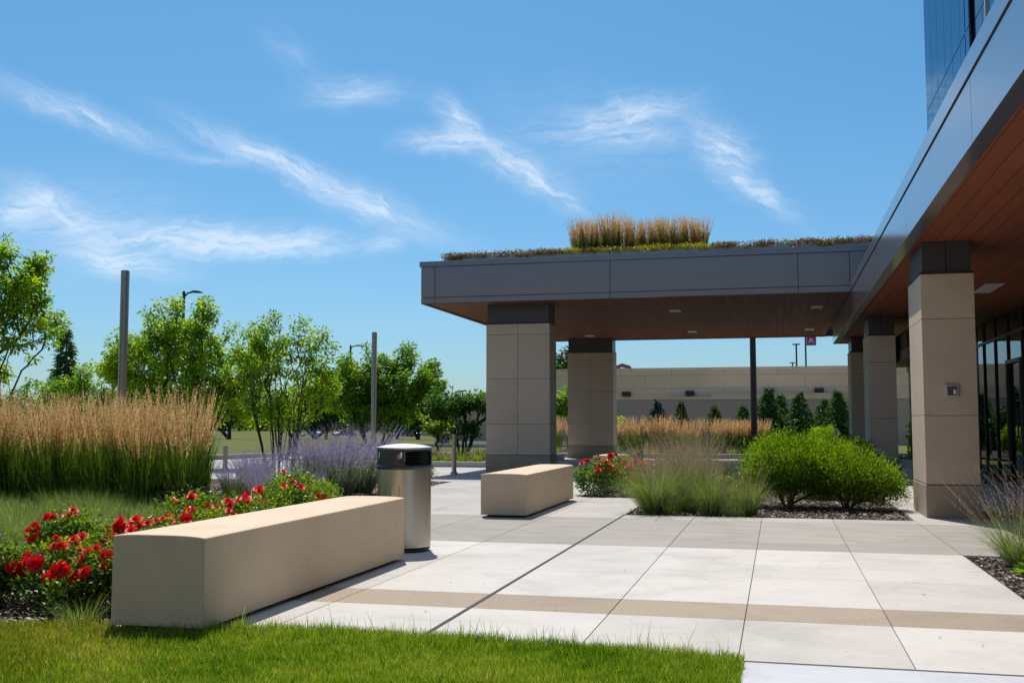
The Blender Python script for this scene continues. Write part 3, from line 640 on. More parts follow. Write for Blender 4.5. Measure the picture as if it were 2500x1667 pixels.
# ================================================================== PILLARS
def pillar(x0, y0, x1, y1, joints, ztop, zneck, label, mid=False, base=.42, group='stone clad pillars', inset=.02, nin=.03):
    root = thing('pillar', label, 'pillar', ((x0 + x1) / 2, (y0 + y1) / 2, 0), 0, group); w = (x1 - x0) / 2; d = (y1 - y0) / 2
    g = G(); g.box(-w, -d, -.1, w, d, base - .008); g.obj('base', M['stonebase'] if base > .3 else M['stone'], root, bevel=.006)
    g = G(); zs = [base] + joints + [ztop]; xs_ = [-w + inset * .0, 0, w] if mid else [-w, w]
    for a, b in zip(zs[:-1], zs[1:]):
        for c, e in zip(xs_[:-1], xs_[1:]): g.box(c + (.003 if c > -w else .006), -d + .006, a + .003, e - (.003 if e < w else .006), d - .006, b - .003, rng.random())
    g.obj('shaft', M['stone'], root, bevel=.004)
    g = G(); g.box(-w + .02, -d + .02, base - .01, w - .02, d - .02, ztop - .002); g.obj('core', M['joint'], root)
    g = G(); g.box(-w - .004, -d - .004, ztop, w + .004, d + .004, ztop + .025); g.obj('cap_trim', M['trim'], root)
    g = G()
    if mid: g.box(-w + nin, -d + nin, ztop + .025, w - nin, d - nin, zneck)
    else: g.box(-w + nin, -d + nin, ztop + .025, -.004, d - nin, zneck); g.box(.004, -d + nin, ztop + .025, w - nin, d - nin, zneck)
    g.obj('neck', M['neck'], root, bevel=.003); return root
pillar(-6.93, 25.15, -5.33, 25.95, [1.16, 2.26, 3.34], 3.60, ZS + .022, 'wide stone pillar under the front left corner of the canopy', mid=True)
pillar(-7.05, 36.2, -5.45, 37.0, [1.16, 2.26, 3.34], 3.60, ZS + .022, 'wide stone pillar under the far left end of the canopy, behind the front one', mid=True)
pr = pillar(1.80, 14.45, 2.45, 15.8, [1.29, 2.52], 3.10, 3.52, 'nearest stone pillar of the lobby, with the small alarm box')
pillar(1.93, 24.5, 2.52, 25.85, [1.29, 2.52], 3.10, 3.52, 'middle stone pillar of the lobby, behind the green shrubs')
pillar(1.93, 30.2, 2.52, 31.5, [1.29, 2.52], 3.10, 3.52, 'farthest stone pillar of the lobby roof')
root = thing('alarm_box', 'small grey alarm box with red lamp on the nearest lobby pillar', 'alarm box', (2.14, 14.45, 1.60))
g = G(); g.box(-.085, -.03, -.085, .085, .006, .085); g.obj('housing', M['galv'], root, bevel=.015)
g = G(); g.box(-.055, -.042, -.055, .055, -.0302, .055); g.obj('cover', M['neck'], root, bevel=.006)
g = G(); g.box(-.03, -.052, .02, .03, -.0425, .045); g.obj('lamp', M['redlamp'], root, bevel=.004)
g = G(); g.box(.012, -.048, -.04, .045, -.0425, .012); g.obj('plate', M['lightpanel'], root)

# ================================================================== LOBBY WING (low roof, soffit, glass wall)
lob = thing('lobby_wing', 'low lobby wing with grey metal fascia, wooden soffit and glass wall', 'building', (3, 16, 0))
FX, FE = 1.6, 32.6
g = G(); ycuts = [-3, .9, 5.1, 9.33, 14.0, 18.6, 23.2, 27.9, FE]
for a, b in zip(ycuts[:-1], ycuts[1:]): g.box(FX, a + .005, 3.5, FX + .15, b - .005, 4.065)
g.box(FX + .16, FE - .04, 3.5, 4.7, FE, 4.065)
part(lob, g, 'fascia', M['fascia'], bevel=.003)
g = G(); g.box(FX - .012, -3, 4.085, FX + .3, FE + .012, 4.27); g.box(FX + .3, FE - .2, 4.085, 4.7, FE + .012, 4.27); part(lob, g, 'coping', M['fascia'], bevel=.004)
g = G(); g.box(FX + .03, -3, 4.0, 4.7, FE - .05, 4.2); g.box(FX + .155, -3, 3.56, 4.9, FE - .05, 3.99); part(lob, g, 'roof_core', M['black'])
g = G(); g.box(FX + .156, -3, 3.522, 4.9, FE - .06, 3.55); part(lob, g, 'soffit', M['wood'])
for y in (6.5, 13.1, 19.8, 26.6):
    g = G(); g.box(3.42, y - .65, 3.512, 3.72, y + .65, 3.523); part(lob, g, 'recessed_light', M['lightpanel'])
yy = 4.0; k = 0
while yy < 27.6:
    y2 = min(yy + 1.35, 27.8)
    g = G(); g.box(4.735, yy + .025, .08, 4.745, y2 - .025, 3.02); part(lob, g, 'window_pane', M['glass'])
    g = G(); g.box(4.735, yy + .025, 3.08, 4.745, y2 - .025, 3.5); part(lob, g, 'transom_pane', M['glass'])
    g = G(); g.box(4.70, yy - .022, 0, 4.78, yy + .022, 3.51); part(lob, g, 'mullion', M['trim'])
    yy = y2
g = G(); g.box(4.705, 4, 3.02, 4.775, 27.8, 3.08); g.box(4.705, 4, 0, 4.775, 27.8, .08); part(lob, g, 'rail', M['trim'])
g = G(); g.box(4.66, 22.9, 0, 4.70, 22.98, 2.5); g.box(4.66, 24.2, 0, 4.70, 24.28, 2.5); g.box(4.66, 22.98, 2.42, 4.70, 24.2, 2.5); g.box(4.63, 23.1, .9, 4.655, 23.13, 1.5); part(lob, g, 'door', M['neck'])
g = G(); g.box(4.8, 3, -.05, 12, 28, -.01); g.box(11.9, 3, 0, 12, 28, 3.5); g.box(4.8, 27.85, 0, 12, 28, 3.5); g.box(4.8, 3, 3.5, 12, 28, 3.55); part(lob, g, 'interior', M['darkroom'])
g = G(); g.box(4.72, 27.82, 0, 5.3, 28.2, 3.5); part(lob, g, 'end_wall', M['black'])
# tower above
tow = thing('glass_tower', 'blue glass office tower rising above the lobby roof', 'building', (8, 15, 0))
g = G(); g.box(3.62, 2, 4.2, 14, 26.0, 24); part(tow, g, 'core', M['darkroom'])
zj = [4.27, 8.4, 12.6, 16.8, 21, 24]; yj = [26.06 - .95 * i for i in range(26)]
gp = G(); gr_ = G()
for a, b in zip(yj[1:], yj[:-1]):
    mid = (a + b) / 2
    for za, zb in zip(zj[:-1], zj[1:]):
        if 18.9 < mid < 20.8: gr_.box(3.56, a + .012, za + .012, 3.575, b - .012, zb - .012)
        else: gp.box(3.5, a + .012, za + .012, 3.515, b - .012, zb - .012)
part(tow, gp, 'glass_skin', M['glassblue']); part(tow, gr_, 'dark_glazing', M['glass'])
g = G(); g.box(3.5, 20.73, 4.27, 3.6, 20.80, 24); g.box(3.5, 18.82, 4.27, 3.6, 18.9, 24); g.box(3.518, 26.062, 4.27, 14, 26.075, 24); part(tow, g, 'metal_edge', M['galv'])

# steps and the pilastered wall beyond
root = thing('steps', 'low concrete steps at the far end of the lobby walk', 'steps', (3.05, 22.3, 0))
g = G()
for k in range(4): g.box(-.5, k * .27, -.05, .8, (k + 1) * .27 - .002 if k < 3 else 6.5, (k + 1) * .105)
g.obj('treads', M['concfar'], root, bevel=.008)
pw_ = thing('portal_wall', 'cream stone wall with pilasters beyond the steps', 'wall', (3.3, 26, 0))
g = G(); g.box(3.3, 23.5, .35, 3.5, 27.4, 2.42); part(pw_, g, 'wall', M['tan'])
for y in (23.6, 24.8, 26.0, 27.15):
    g = G(); g.box(3.08, y, .42, 3.3, y + .22, 2.42); part(pw_, g, 'pilaster', M['cream'], bevel=.006)
g = G(); g.box(3.05, 23.5, 2.42, 3.5, 27.4, 2.52); part(pw_, g, 'cornice', M['cream'])
g = G(); g.box(2.6, 23.2, 2.54, 3.52, 27.5, 2.76); part(pw_, g, 'lintel', M['brown'])
g = G(); g.box(2.6, 23.2, 2.78, 3.52, 27.5, 3.12); part(pw_, g, 'beam', M['black'])
root = thing('dome_camera', 'small white dome camera on a pilaster beyond the steps', 'camera', (3.08, 25.2, 1.95))
g = G(); g.box(-.10, -.02, .02, 0, .02, .05); g.obj('bracket', M['lightpanel'], root)
g = G(); g.lathe([(.06, .03), (.065, .0), (.055, -.04), (.03, -.065)], 24, c=(-.12, 0)); g.obj('dome', M['lightpanel'], root, smooth=True)

# ================================================================== BACK BUILDING
bb = thing('service_building', 'long low tan masonry building beyond the spruces', 'building', (-6, 76, 0))
g = G(); g.box(-20, 75, -.5, 16, 90, 4.9); g.box(-20.05, 74.95, 4.92, 16, 75.2, 5.02); part(bb, g, 'wall', None or M['tan'])
def blockmat():
    m = pbr('tan_block_wall', (.80, .585, .385), (.74, .54, .355), rough=.85, scale=.6, spec=.2); nt = m.node_tree
    k = N(nt, 'ShaderNodeTexBrick'); tc = [n for n in nt.nodes if n.type == 'TEX_COORD'][0]
    s = N(nt, 'ShaderNodeSeparateXYZ'); c = N(nt, 'ShaderNodeCombineXYZ'); nt.links.new(tc.outputs['Object'], s.inputs[0]); nt.links.new(s.outputs[0], c.inputs[0]); nt.links.new(s.outputs[2], c.inputs[1]); nt.links.new(c.outputs[0], k.inputs[0])
    k.inputs['Scale'].default_value = 1; k.inputs['Brick Width'].default_value = 3.6; k.inputs['Row Height'].default_value = .9; k.inputs['Mortar Size'].default_value = .02
    for q, v in (('Color1', .97), ('Color2', 1.04), ('Mortar', .72)): k.inputs[q].default_value = (v, v, v, 1)
    b = [n for n in nt.nodes if n.type == 'BSDF_PRINCIPLED'][0]; src = b.inputs['Base Color'].links[0].from_socket
    mx = N(nt, 'ShaderNodeVectorMath', operation='MULTIPLY'); nt.links.new(src, mx.inputs[0]); nt.links.new(k.outputs[0], mx.inputs[1]); nt.links.new(mx.outputs[0], b.inputs['Base Color']); return m
M['block'] = blockmat(); bb.children[0].data.materials[0] = M['block']
g = G(); g.box(-4.4, 73.4, 2.45, 4.2, 74.99, 3.1); g.box(-7.3, 73.7, 2.3, -4.41, 74.99, 2.9); part(bb, g, 'dock_canopy', M['tan'])
g = G(); g.box(-4.45, 73.35, 3.1, 4.25, 75, 3.17); g.box(-7.3, 73.65, 2.9, -4.46, 74.99, 2.96); part(bb, g, 'flashing', M['cream'])
g = G(); g.box(-6.9, 73.62, 2.45, -4.5, 73.69, 2.62); part(bb, g, 'dock_door', M['neck'])
for x, z in ((-10.35, 3.2), (-5.92, 3.23), (-.51, 3.36), (2.72, 3.36), (7, 3.3)):
    g = G(); g.box(x - .3, 74.7, z - .16, x + .3, 74.99, z + .16); g.box(x - .2, 74.6, z - .1, x + .2, 74.7, z + .12); part(bb, g, 'wall_light', M['black'])
g = G(); g.tube([(-11.7, 78, 4.8), (-11.5, 78, 5.25), (-11.1, 78, 5.4), (-10.6, 78, 5.25), (-10.3, 78, 4.8)], .16, .16, 8); part(bb, g, 'roof_duct', M['neck'])
g = G(); g.lathe([(1.3, 5.0), (1.2, 5.12), (.7, 5.22), (.1, 5.26)], 24, c=(-5.6, 80)); part(bb, g, 'roof_dome', M['galv'], smooth=True)
root = thing('garden_wall', 'taupe block wall standing in front of the tan building', 'wall', (-6, 65, 0))
g = G(); g.box(-14, 0, -.3, 22, .3, 2.55); g.box(-14, -.03, 2.552, 22, .33, 2.60); g.obj('wall', M['tandark'], root)

ow = thing('fill_wing', 'unseen cream stone wing added behind the camera for warm fill light, mirrored in the steel litter bin', 'building', (-10, -17, 0))  # added out of view: sunlit facade bounces warm fill onto shaded faces and bin
g = G(); g.box(-44, -30, -.3, 10, -17, 10.5); part(ow, g, 'wall', M['cream'])
for zz in (1.0, 4.4, 7.8):
    for k in range(16):
        g = G(); xx = -43 + k * 3.3; g.box(xx, -16.99, zz, xx + 2.0, -16.95, zz + 1.7); part(ow, g, 'window', M['carglass'])
# ================================================================== POLES, LAMPS, BOLLARDS
def steel_pole(loc, h, r, label):
    root = thing('light_column', label, 'light column', loc, 0, 'tall steel light columns')
    g = G(); g.lathe([(r, 0), (r, h - .22)], 40, cap=False); g.obj('shaft', M['steelpole'], root, smooth=True)
    g = G(); g.lathe([(r * 1.02, h - .215), (r * 1.02, h - .02), (r * .96, h)], 40); g.obj('head', M['steelpole'], root, smooth=False)
    g = G(); g.lathe([(r * 1.5, 0), (r * 1.5, .03), (r * 1.05, .06)], 32); g.obj('base_plate', M['steelpole'], root)
steel_pole((-15.3, 22.6, -.02), 4.89, .10, 'tall plain steel light column rising from the tan reed grasses')
steel_pole((-14.88, 38, 0), 4.63, .10, 'tall plain steel light column behind the lavender sage and litter bin')
def bollard(loc, h, r, label, mat='steelpole'):
    root = thing('bollard', label, 'bollard', loc, 0, 'bollards around the drive')
    g = G(); g.lathe([(r, .04), (r, h - .03), (r * .96, h - .005), (r * .5, h)], 32); g.obj('post', M[mat], root, smooth=False)
    g = G(); g.lathe([(r * 1.6, 0), (r * 1.6, .03), (r * 1.15, .07)], 32); g.obj('flange', M[mat], root)
bollard((-7.32, 23.8, 0), .93, .055, 'short steel bollard on the walk left of the front canopy pillar')
bollard((-13.57, 24.5, -.01), .62, .06, 'short bollard at the right end of the reed grasses, behind the yellow leaved rose')
bollard((-17.2, 36.2, 0), .80, .07, 'distant bollard behind the stems of the sparse tree')
bollard((-1.95, 31, -.012), .97, .07, 'dark bollard under the canopy behind the airy brown grasses')
bollard((-.01, 42, .03), .94, .07, 'dark bollard in front of the large spruces beside the black pole', 'neck')
bollard((2.02, 42, .03), .94, .07, 'dark bollard in front of the paired dark spruces', 'neck')
bollard((1.75, 35, -.012), .98, .07, 'tan bollard beside the farthest lobby pillar')
def lamp(loc, h, label, arm=1.15, r=.075, head=True, adir=1):
    root = thing('street_lamp', label, 'street lamp', loc, 0, 'black street lamps')
    g = G(); g.tube([(0, 0, 0), (0, 0, h)], r * 1.1, r, 10); g.lathe([(r * 1.02, h), (r * .9, h + .03)], 10); g.lathe([(r * 2, 0), (r * 2, .05), (r * 1.3, .12)], 12); g.obj('pole', M['pole'], root)
    g = G(); g.tube([(r * adir, 0, h - .22), (.2 * adir, 0, h - .08), (.45 * adir, 0, h - .03), (arm * .5 * adir, 0, h - .02)], .045, .05, 8); g.obj('arm', M['pole'], root)
    g = G(); a, b = sorted((arm * .45 * adir, arm * adir)); s = 1 if adir > 0 else -1
    V = []
    for t, w, zt, zb in ((0, .10, .03, -.03), (.3, .16, .06, -.05), (.75, .16, .03, -.06), (1, .07, -.03, -.06)):
        x = s * (arm * .42 + t * arm * .58); V += [(x, -w, h - .02 + zb), (x, w, h - .02 + zb), (x, w * .8, h - .02 + zt), (x, -w * .8, h - .02 + zt)]
    F = [(4 * i + j, 4 * i + (j + 1) % 4, 4 * i + 4 + (j + 1) % 4, 4 * i + 4 + j) for i in range(3) for j in range(4)] + [(0, 1, 2, 3), (12, 15, 14, 13)]
    g.add(V, F); g.obj('lamp_head', M['pole'], root)
    return root
lamp((-29.1, 48, -.05), 7.85, 'nearer black street lamp above the dense lime tree', arm=1.05)
lamp((-34.2, 82, -.3), 7.85, 'farther black street lamp between the sparse tree and the green tree', arm=1.15)
lamp((-.9, 42.0, .03), 7.2, 'black lamp pole standing beyond the canopy by the big spruce', r=.115)
def lotlamp(loc, h, label, w=.5, sign=None):
    root = thing('parking_lamp', label, 'parking lamp', loc, 0, 'parking lot lamps beyond the building')
    g = G(); g.tube([(0, 0, 0), (0, 0, h)], .12, .11, 8); g.obj('pole', M['pole'], root)
    g = G(); g.box(-w, -.2, h - .05, w, .2, h + .12); g.obj('lamp_head', M['pole'], root, bevel=.04)
    if sign:
        s = G(); z = sign; s.box(.13, -.03, z - .65, 1.4, .03, z + .75); so = s.obj('sign', M['magenta'], root)
        if z > 9:
            q = G(); zc = z - .3
            for (xa, za), (xb, zb) in ((((.45), zc - .0), (.72, zc + .75)), ((.72, zc + .75), (.99, zc - .0))):
                d = .075; q.add([(xa - d, -.05, za), (xa + d, -.05, za), (xb + d, -.05, zb), (xb - d, -.05, zb)], [(0, 1, 2, 3)])
            q.box(.55, -.052, zc + .22, .9, -.04, zc + .34); q.box(1.12, -.052, zc, 1.22, -.04, zc + .12); q.obj('letter', M['white'], so)
lotlamp((3.8, 150, -1.1), 15.5, 'parking lot pole carrying the magenta A sign under the canopy edge', sign=13.4)
lotlamp((2.57, 150, -1.1), 12.9, 'parking lot lamp just left of the magenta A sign')
lotlamp((2.72, 200, -1.6), 13.6, 'shortest looking distant parking lamp with magenta sign at roof level', sign=11.7 - 3.3)
lotlamp((-44.9, 150, -1.1), 6.9, 'distant parking lamp above the dark tree by the front pillar', w=.7)
root = thing('sign_post', 'thin post with the back of a small octagonal traffic sign beyond the drive', 'traffic sign', (-19.2, 58.6, -.05))
g = G(); g.tube([(0, 0, 0), (0, 0, 1.25)], .025, .025, 6); g.obj('post', M['galv'], root)
g = G(); g.lathe([(.28, -.008), (.28, .008)], 8); o = g.obj('panel', M['galv'], root); o.rotation_euler = (rad(90), 0, 0); o.location = (0, 0, 1.05)
root = thing('sign_post', 'thin bare post beyond the drive just left of the front pillar', 'post', (-16.6, 57, -.05))
g = G(); g.tube([(0, 0, 0), (0, 0, .95)], .025, .025, 6); g.obj('post', M['pole'], root)
root = thing('pedestal_sign', 'dark grey upright box cabinet beside the far road', 'cabinet', (-18.0, 56.5, -.03))
g = G(); g.box(-.36, -.2, 0, .30, .2, .60); g.obj('cabinet', M['neck'], root, bevel=.02); g = G(); g.box(-.40, -.24, .60, .34, .24, .63); g.obj('cap', M['trim'], root)

# ================================================================== CARS
def car(loc, rz, col, label, kind='car', s=1.0, proto=None):
    root = thing('parked_' + kind, label, kind, loc, rz, 'cars parked in the far lot'); root.scale = (s, s, s)
    mp = pbr('car_paint_' + kind, col, rough=.25, metal=.3, scale=2, coat=.8)
    if kind == 'van': lo = [(-2.4, .3), (-2.45, .95), (-1.5, 1.05), (2.3, 1.08), (2.4, .9), (2.4, .3)]; hi = [(-1.6, 1.05), (-.75, 1.72), (2.1, 1.74), (2.3, 1.08)]
    else: lo = [(-2.25, .25), (-2.3, .62), (-1.9, .78), (-1.0, .86), (1.5, .90), (2.15, .85), (2.25, .6), (2.25, .25)]; hi = [(-1.05, .86), (-.3, 1.36), (.75, 1.40), (1.75, .88)]
    def prof(pts, w0, w1):
        g = G(); n = len(pts); V = []
        zmx = max(p[1] for p in pts); zmn = min(p[1] for p in pts)
        for sgn in (-1, 1):
            for x, z in pts: w = w0 + (w1 - w0) * (z - zmn) / max(.01, zmx - zmn); V.append((x, sgn * w, z))
        F = [(i, (i + 1) % n, n + (i + 1) % n, n + i) for i in range(n)]
        c = len(V); V += [(0, -w0, .5 * (zmx + zmn)), (0, w0, .5 * (zmx + zmn))]
        for i in range(n): F.append((i, c, c, (i + 1) % n)); F.append((n + i, n + (i + 1) % n, c + 1, c + 1))
        gg = G(); F2 = [f for f in F if len(set(f)) == 4]; tri = [f for f in F if len(set(f)) == 3]
        me = bpy.data.meshes.new('p'); me.from_pydata(V, [], F2 + [tuple(dict.fromkeys(f)) for f in tri]); me.validate(); return me
    for nm, pts, w0, w1, mt in (('body', lo, .9, .86, mp), ('window_band', hi, .84, .66, M['carglass'])):
        me = prof(pts, w0, w1); me.materials.append(mt); o = bpy.data.objects.new(nm, me); COL.objects.link(o); o.parent = root
        b = o.modifiers.new('Bevel', 'BEVEL'); b.width = .06; b.segments = 2
    zt = 1.74 if kind == 'van' else 1.39; xa, xb = ((-.7, 2.1) if kind == 'van' else (-.3, .8)); g = G(); g.box(xa, -.64, zt - .02, xb, .64, zt + .035); g.obj('roof', mp, root, bevel=.03)
    for sx in (-1.4, 1.4):
        for sy in (-.78, .78):
            g = G(); g.lathe([(.32, -.1), (.32, .1)], 20); o = g.obj('wheel', M['rubber'], root, bevel=.02); o.rotation_euler = (rad(90), 0, 0); o.location = (sx, sy, .32)
            g = G(); g.lathe([(.19, -.115), (.19, .115)], 14); g.obj('rim', M['galv'], o)
    for sy in (-.6, .6):
        g = G(); g.box(-2.33, sy - .18, .55, -2.24, sy + .18, .68); g.obj('headlight', M['lightpanel'], root)
for i, (x, y, rz, col, lb, kd) in enumerate((
    (-68.3, 190, .7, (.03, .035, .045), 'dark sedan parked left of the octagonal sign', 'car'),
    (-64.0, 190, .35, (.30, .31, .33), 'silver sedan parked right of the octagonal sign', 'car'),
    (-71.5, 196, .9, (.55, .55, .56), 'white car at the left end of the cars beside the green tree', 'car'),
    (-52.5, 188, 1.2, (.60, .60, .60), 'white van parked just left of the front canopy pillar', 'van'),
    (-79.5, 188, .5, (.05, .04, .10), 'dark car seen under the trees above the lavender sage', 'car'),
    (-92, 200, .2, (.55, .55, .56), 'white car far off behind the sparse tree', 'car'))):
    car((x, y, -1.50 - (y - 190) * .006), rz, col, lb, kd)

# ================================================================== TREES
tree('serviceberry_tree', 'lime leaved tree cut off by the left edge above the reed grasses', 'tree', (-17.0, 20, 0),
     [(0, 0, 3.6, 1.35, 1.3, 1.25), (1.0, .1, 3.15, .85, .9, .8), (.6, 0, 4.1, .7, .8, .9), (-.8, 0, 2.6, 1.2, 1.1, 1.1), (.5, -.2, 2.1, .8, .8, .6)], vase(5, 2.6, .12, .8), K=300, per=40, ls=.105, lw=.058, rc=.18, mat='lime', thr=-.16, rtip=.006)
tree('serviceberry_tree', 'big dense lime green multi-stem tree behind the nearer steel light column', 'tree', (-15.7, 25.6, 0),
     [(.1, 0, 2.7, 1.6, 1.4, 1.25), (-1.2, 0, 2.5, .9, 1, .95), (1.5, .2, 2.35, 1.0, 1, .95), (.3, 0, 3.5, 1.1, .9, .75), (-.6, 0, 3.3, .8, .8, .6), (1.9, 0, 1.8, .6, .8, .8), (0, 0, 1.6, 1.7, 1.2, .6)], vase(9, 2.2, .2, 1.2), K=560, per=42, ls=.105, lw=.058, rc=.20, mat='lime', thr=-.3, rtip=.005)
tree('serviceberry_tree', 'sparse airy multi-stem tree with bare purple-brown stems behind the lavender', 'tree', (-9.55, 19.4, -.015),
     [(.0, 0, 2.25, .85, .8, .75), (-.5, 0, 2.5, .45, .5, .5), (.55, 0, 2.35, .5, .5, .55), (0, 0, 2.8, .55, .5, .35), (.75, 0, 1.9, .45, .5, .45), (0, 0, 1.5, .8, .7, .4)], vase(15, 2.4, .16, .78, jit=.04, twist=.3), K=290, per=20, ls=.08, lw=.042, rc=.14, shoots=.16, mat='redgreen', bark='barkred', thr=-.3, nscale=2, rtip=.0032, rmax=.022, sag=.0)
tree('serviceberry_tree', 'wide fresh green tree behind the second steel light column and litter bin', 'tree', (-17.1, 44, -.05),
     [tuple(v * 1.42 for v in e) for e in [(0, 0, 1.95, 1.2, 1.1, .95), (.9, 0, 2.0, .95, .9, .75), (-.8, 0, 1.8, .9, .9, .9), (1.5, 0, 2.0, .5, .6, .5), (0, 0, 2.6, .5, .6, .4), (.7, 0, 2.6, .4, .5, .4), (.2, 0, 1.2, 1.2, 1.0, .6)]], vase(7, 2.3, .28, 1.3), K=430, per=40, ls=.15, lw=.088, rc=.28, mat='green', thr=-.28, rtip=.008, shoots=.3)
tree('redbud_tree', 'small dark green tree on the island left of the front pillar', 'tree', (-9.9, 33.2, .1),
     [(-.3, 0, 1.6, .75, .7, .55), (.4, 0, 1.55, .8, .7, .5), (.9, 0, 1.7, .5, .6, .45), (0, 0, 1.0, .7, .6, .4)], vase(6, 1.1, .1, .5), K=170, per=24, ls=.12, lw=.085, rc=.19, mat='dark', thr=-.2, rtip=.006)
tree('young_tree', 'tiny bright lime sapling in front of the dark island tree', 'tree', (-10.35, 32, .1), [(0, 0, 1.0, .3, .3, .3)], vase(2, .8, .03, .1), K=26, per=24, ls=.10, lw=.06, rc=.12, mat='lime')
tree('young_tree', 'small round green tree beside the far canopy pillar', 'tree', (-7.7, 45, 0), [(0, 0, 1.9, .8, .6, .6), (.7, 0, 1.35, .7, .5, .35), (-.9, 0, 1.9, .9, .6, .5)], vase(3, 1.4, .05, .4), K=130, per=26, ls=.13, lw=.09, rc=.22, mat='green', thr=-.25)
tree('young_tree', 'yellow-green low tree behind the far narrow spruce at the left', 'tree', (-23.6, 32, -.05), [(0, 0, 2.1, 1.3, 1, .85), (-1.5, 0, 1.7, 1.1, 1, .7), (1.2, 0, 1.9, 1.2, 1, .8), (.6, 0, 2.8, .6, .6, .5)], vase(5, 1.6, .1, .7), K=210, per=28, ls=.12, lw=.07, rc=.24, mat='green', thr=-.25)
tree('young_tree', 'low lime foliage tree between the dense tree and the sparse one', 'tree', (-16.4, 33.5, -.05), [(0, 0, 1.7, 1.2, .9, .8), (1.0, 0, 2.2, .8, .8, .7)], vase(4, 1.3, .1, .6), K=120, per=28, ls=.12, lw=.07, rc=.24, mat='lime', thr=-.25)
spruce('spruce_tree', 'tall narrow spruce rising between the left tree and the dense lime tree', (-28.4, 38, -.05), 5.4, 1.05, 'spruce', dens=.75)
G5 = 'spruces in front of the taupe wall'
for (x, y, h, r, mt, lb) in ((-6.01, 55, 2.12, .72, 'bluespruce', 'small blue spruce behind the reeds, leftmost of the spruce row'), (-4.82, 55, 2.08, .6, 'spruce', 'thin pointed spruce second from the left in the spruce row'),
    (-2.95, 52, 1.83, .7, 'spruce', 'small spruce above the gap between the two reed bands'), (-1.6, 52, 1.84, .7, 'spruce', 'small spruce just left of the big spruce by the black pole'),
    (-.42, 50, 2.55, .95, 'spruce', 'tallest dark spruce directly behind the black pole'), (.12, 54, 2.32, 1.0, 'spruce', 'spruce overlapping the tallest one on its right'),
    (.95, 50, 2.28, 1.05, 'spruce', 'broad dark spruce standing alone right of the big pair'), (2.08, 52, 2.12, 1.0, 'spruce', 'left spruce of the dark pair beside the far lobby pillar'), (2.62, 50, 2.38, .95, 'spruce', 'right spruce of the dark pair beside the far lobby pillar')):
    spruce('spruce_tree', lb, (x, y, .02), h * 1.16, r * 1.5, mt, G5)
GF = 'trees beyond the parking lot'
def fartree(seed_, h, w):
    T0 = [(0, 0, h * .62, w, w, h * .36), (w * .5, 0, h * .5, w * .7, w * .7, h * .3), (-w * .55, 0, h * .48, w * .7, w * .7, h * .28)]
    return tree('background_tree', 'x', 'tree', (0, 0, -1), T0, [[(0, 0, 0), (0, 0, h * .2), (.1, 0, h * .45)]], K=200, per=34, ls=.5, lw=.34, rc=h * .09, shoots=0, mat='far', thr=-.2, nscale=.25, rtip=.05, rmax=.3)
FT = [fartree(1, 8.5, 3.6), fartree(2, 10, 4.2)]
fs = [(-60, 96, .55), (-55, 100, .62), (-50, 110, .55), (-46, 104, .6), (-41, 112, .62), (-36.5, 106, .58), (-33, 118, .62), (-30, 110, .5), (-25, 115, .55), (-62, 240, 1), (-56, 242, .8), (-70, 245, .95), (-84, 240, 1), (-96, 238, 1.1), (-108, 235, 1), (-48, 150, .42), (-20.7, 100, .95), (-18.6, 101, .9)]
fl = ['dark background tree farthest left, behind the tall narrow spruce', 'dark background tree behind the dense lime tree', 'background tree behind the stems of the dense lime tree', 'background tree showing between the dense and the sparse tree', 'dark background tree straight behind the sparse tree',
      'dark background tree right of the sparse tree', 'background tree behind the farther street lamp', 'low background tree behind the wide green tree', 'background tree behind the wide green tree, on its right', 'pale distant tree right of the octagonal sign', 'low distant tree above the white van', 'distant tree behind the silver sedan',
      'distant tree behind the dark sedan', 'distant tree at the far side of the lot behind the sparse tree', 'distant tree at the far side of the lot behind the dense lime tree', 'small background tree between the parking lamp and the front pillar', 'columnar tree showing above the building between the two pillars', 'tree crown above the building beside the far canopy pillar']
for i, (x, y, s) in enumerate(fs):
    p = FT[i % 2]; z = gz(y)
    if i < 2: p.location = (x, y, z); p.scale = (s, s, s); p['label'] = fl[i]; p['group'] = GF
    else: dup(p, (x, y, z), rng.random() * 6, s, fl[i], GF)
g = G(); n = 16000; X = rng.uniform(-330, 330, n); top = 7.5 + np.array([2.6 * mnoise.noise(Vector((x * .03, 0, 0))) + 1.3 * mnoise.noise(Vector((x * .14, 5, 0))) for x in X]); P = np.stack([X, 330 + rng.random(n) * 25, -1.6 + top * rng.random(n) ** .7], 1)
leaves(g, P, rng.normal(size=(n, 3)), 2.6, 2.0, rng.random(n), up=np.array([0, 0, 1.])); tag(g.obj('distant_woods', LEAF['far']), 'low band of distant woods along the horizon', 'woods', kind='stuff')

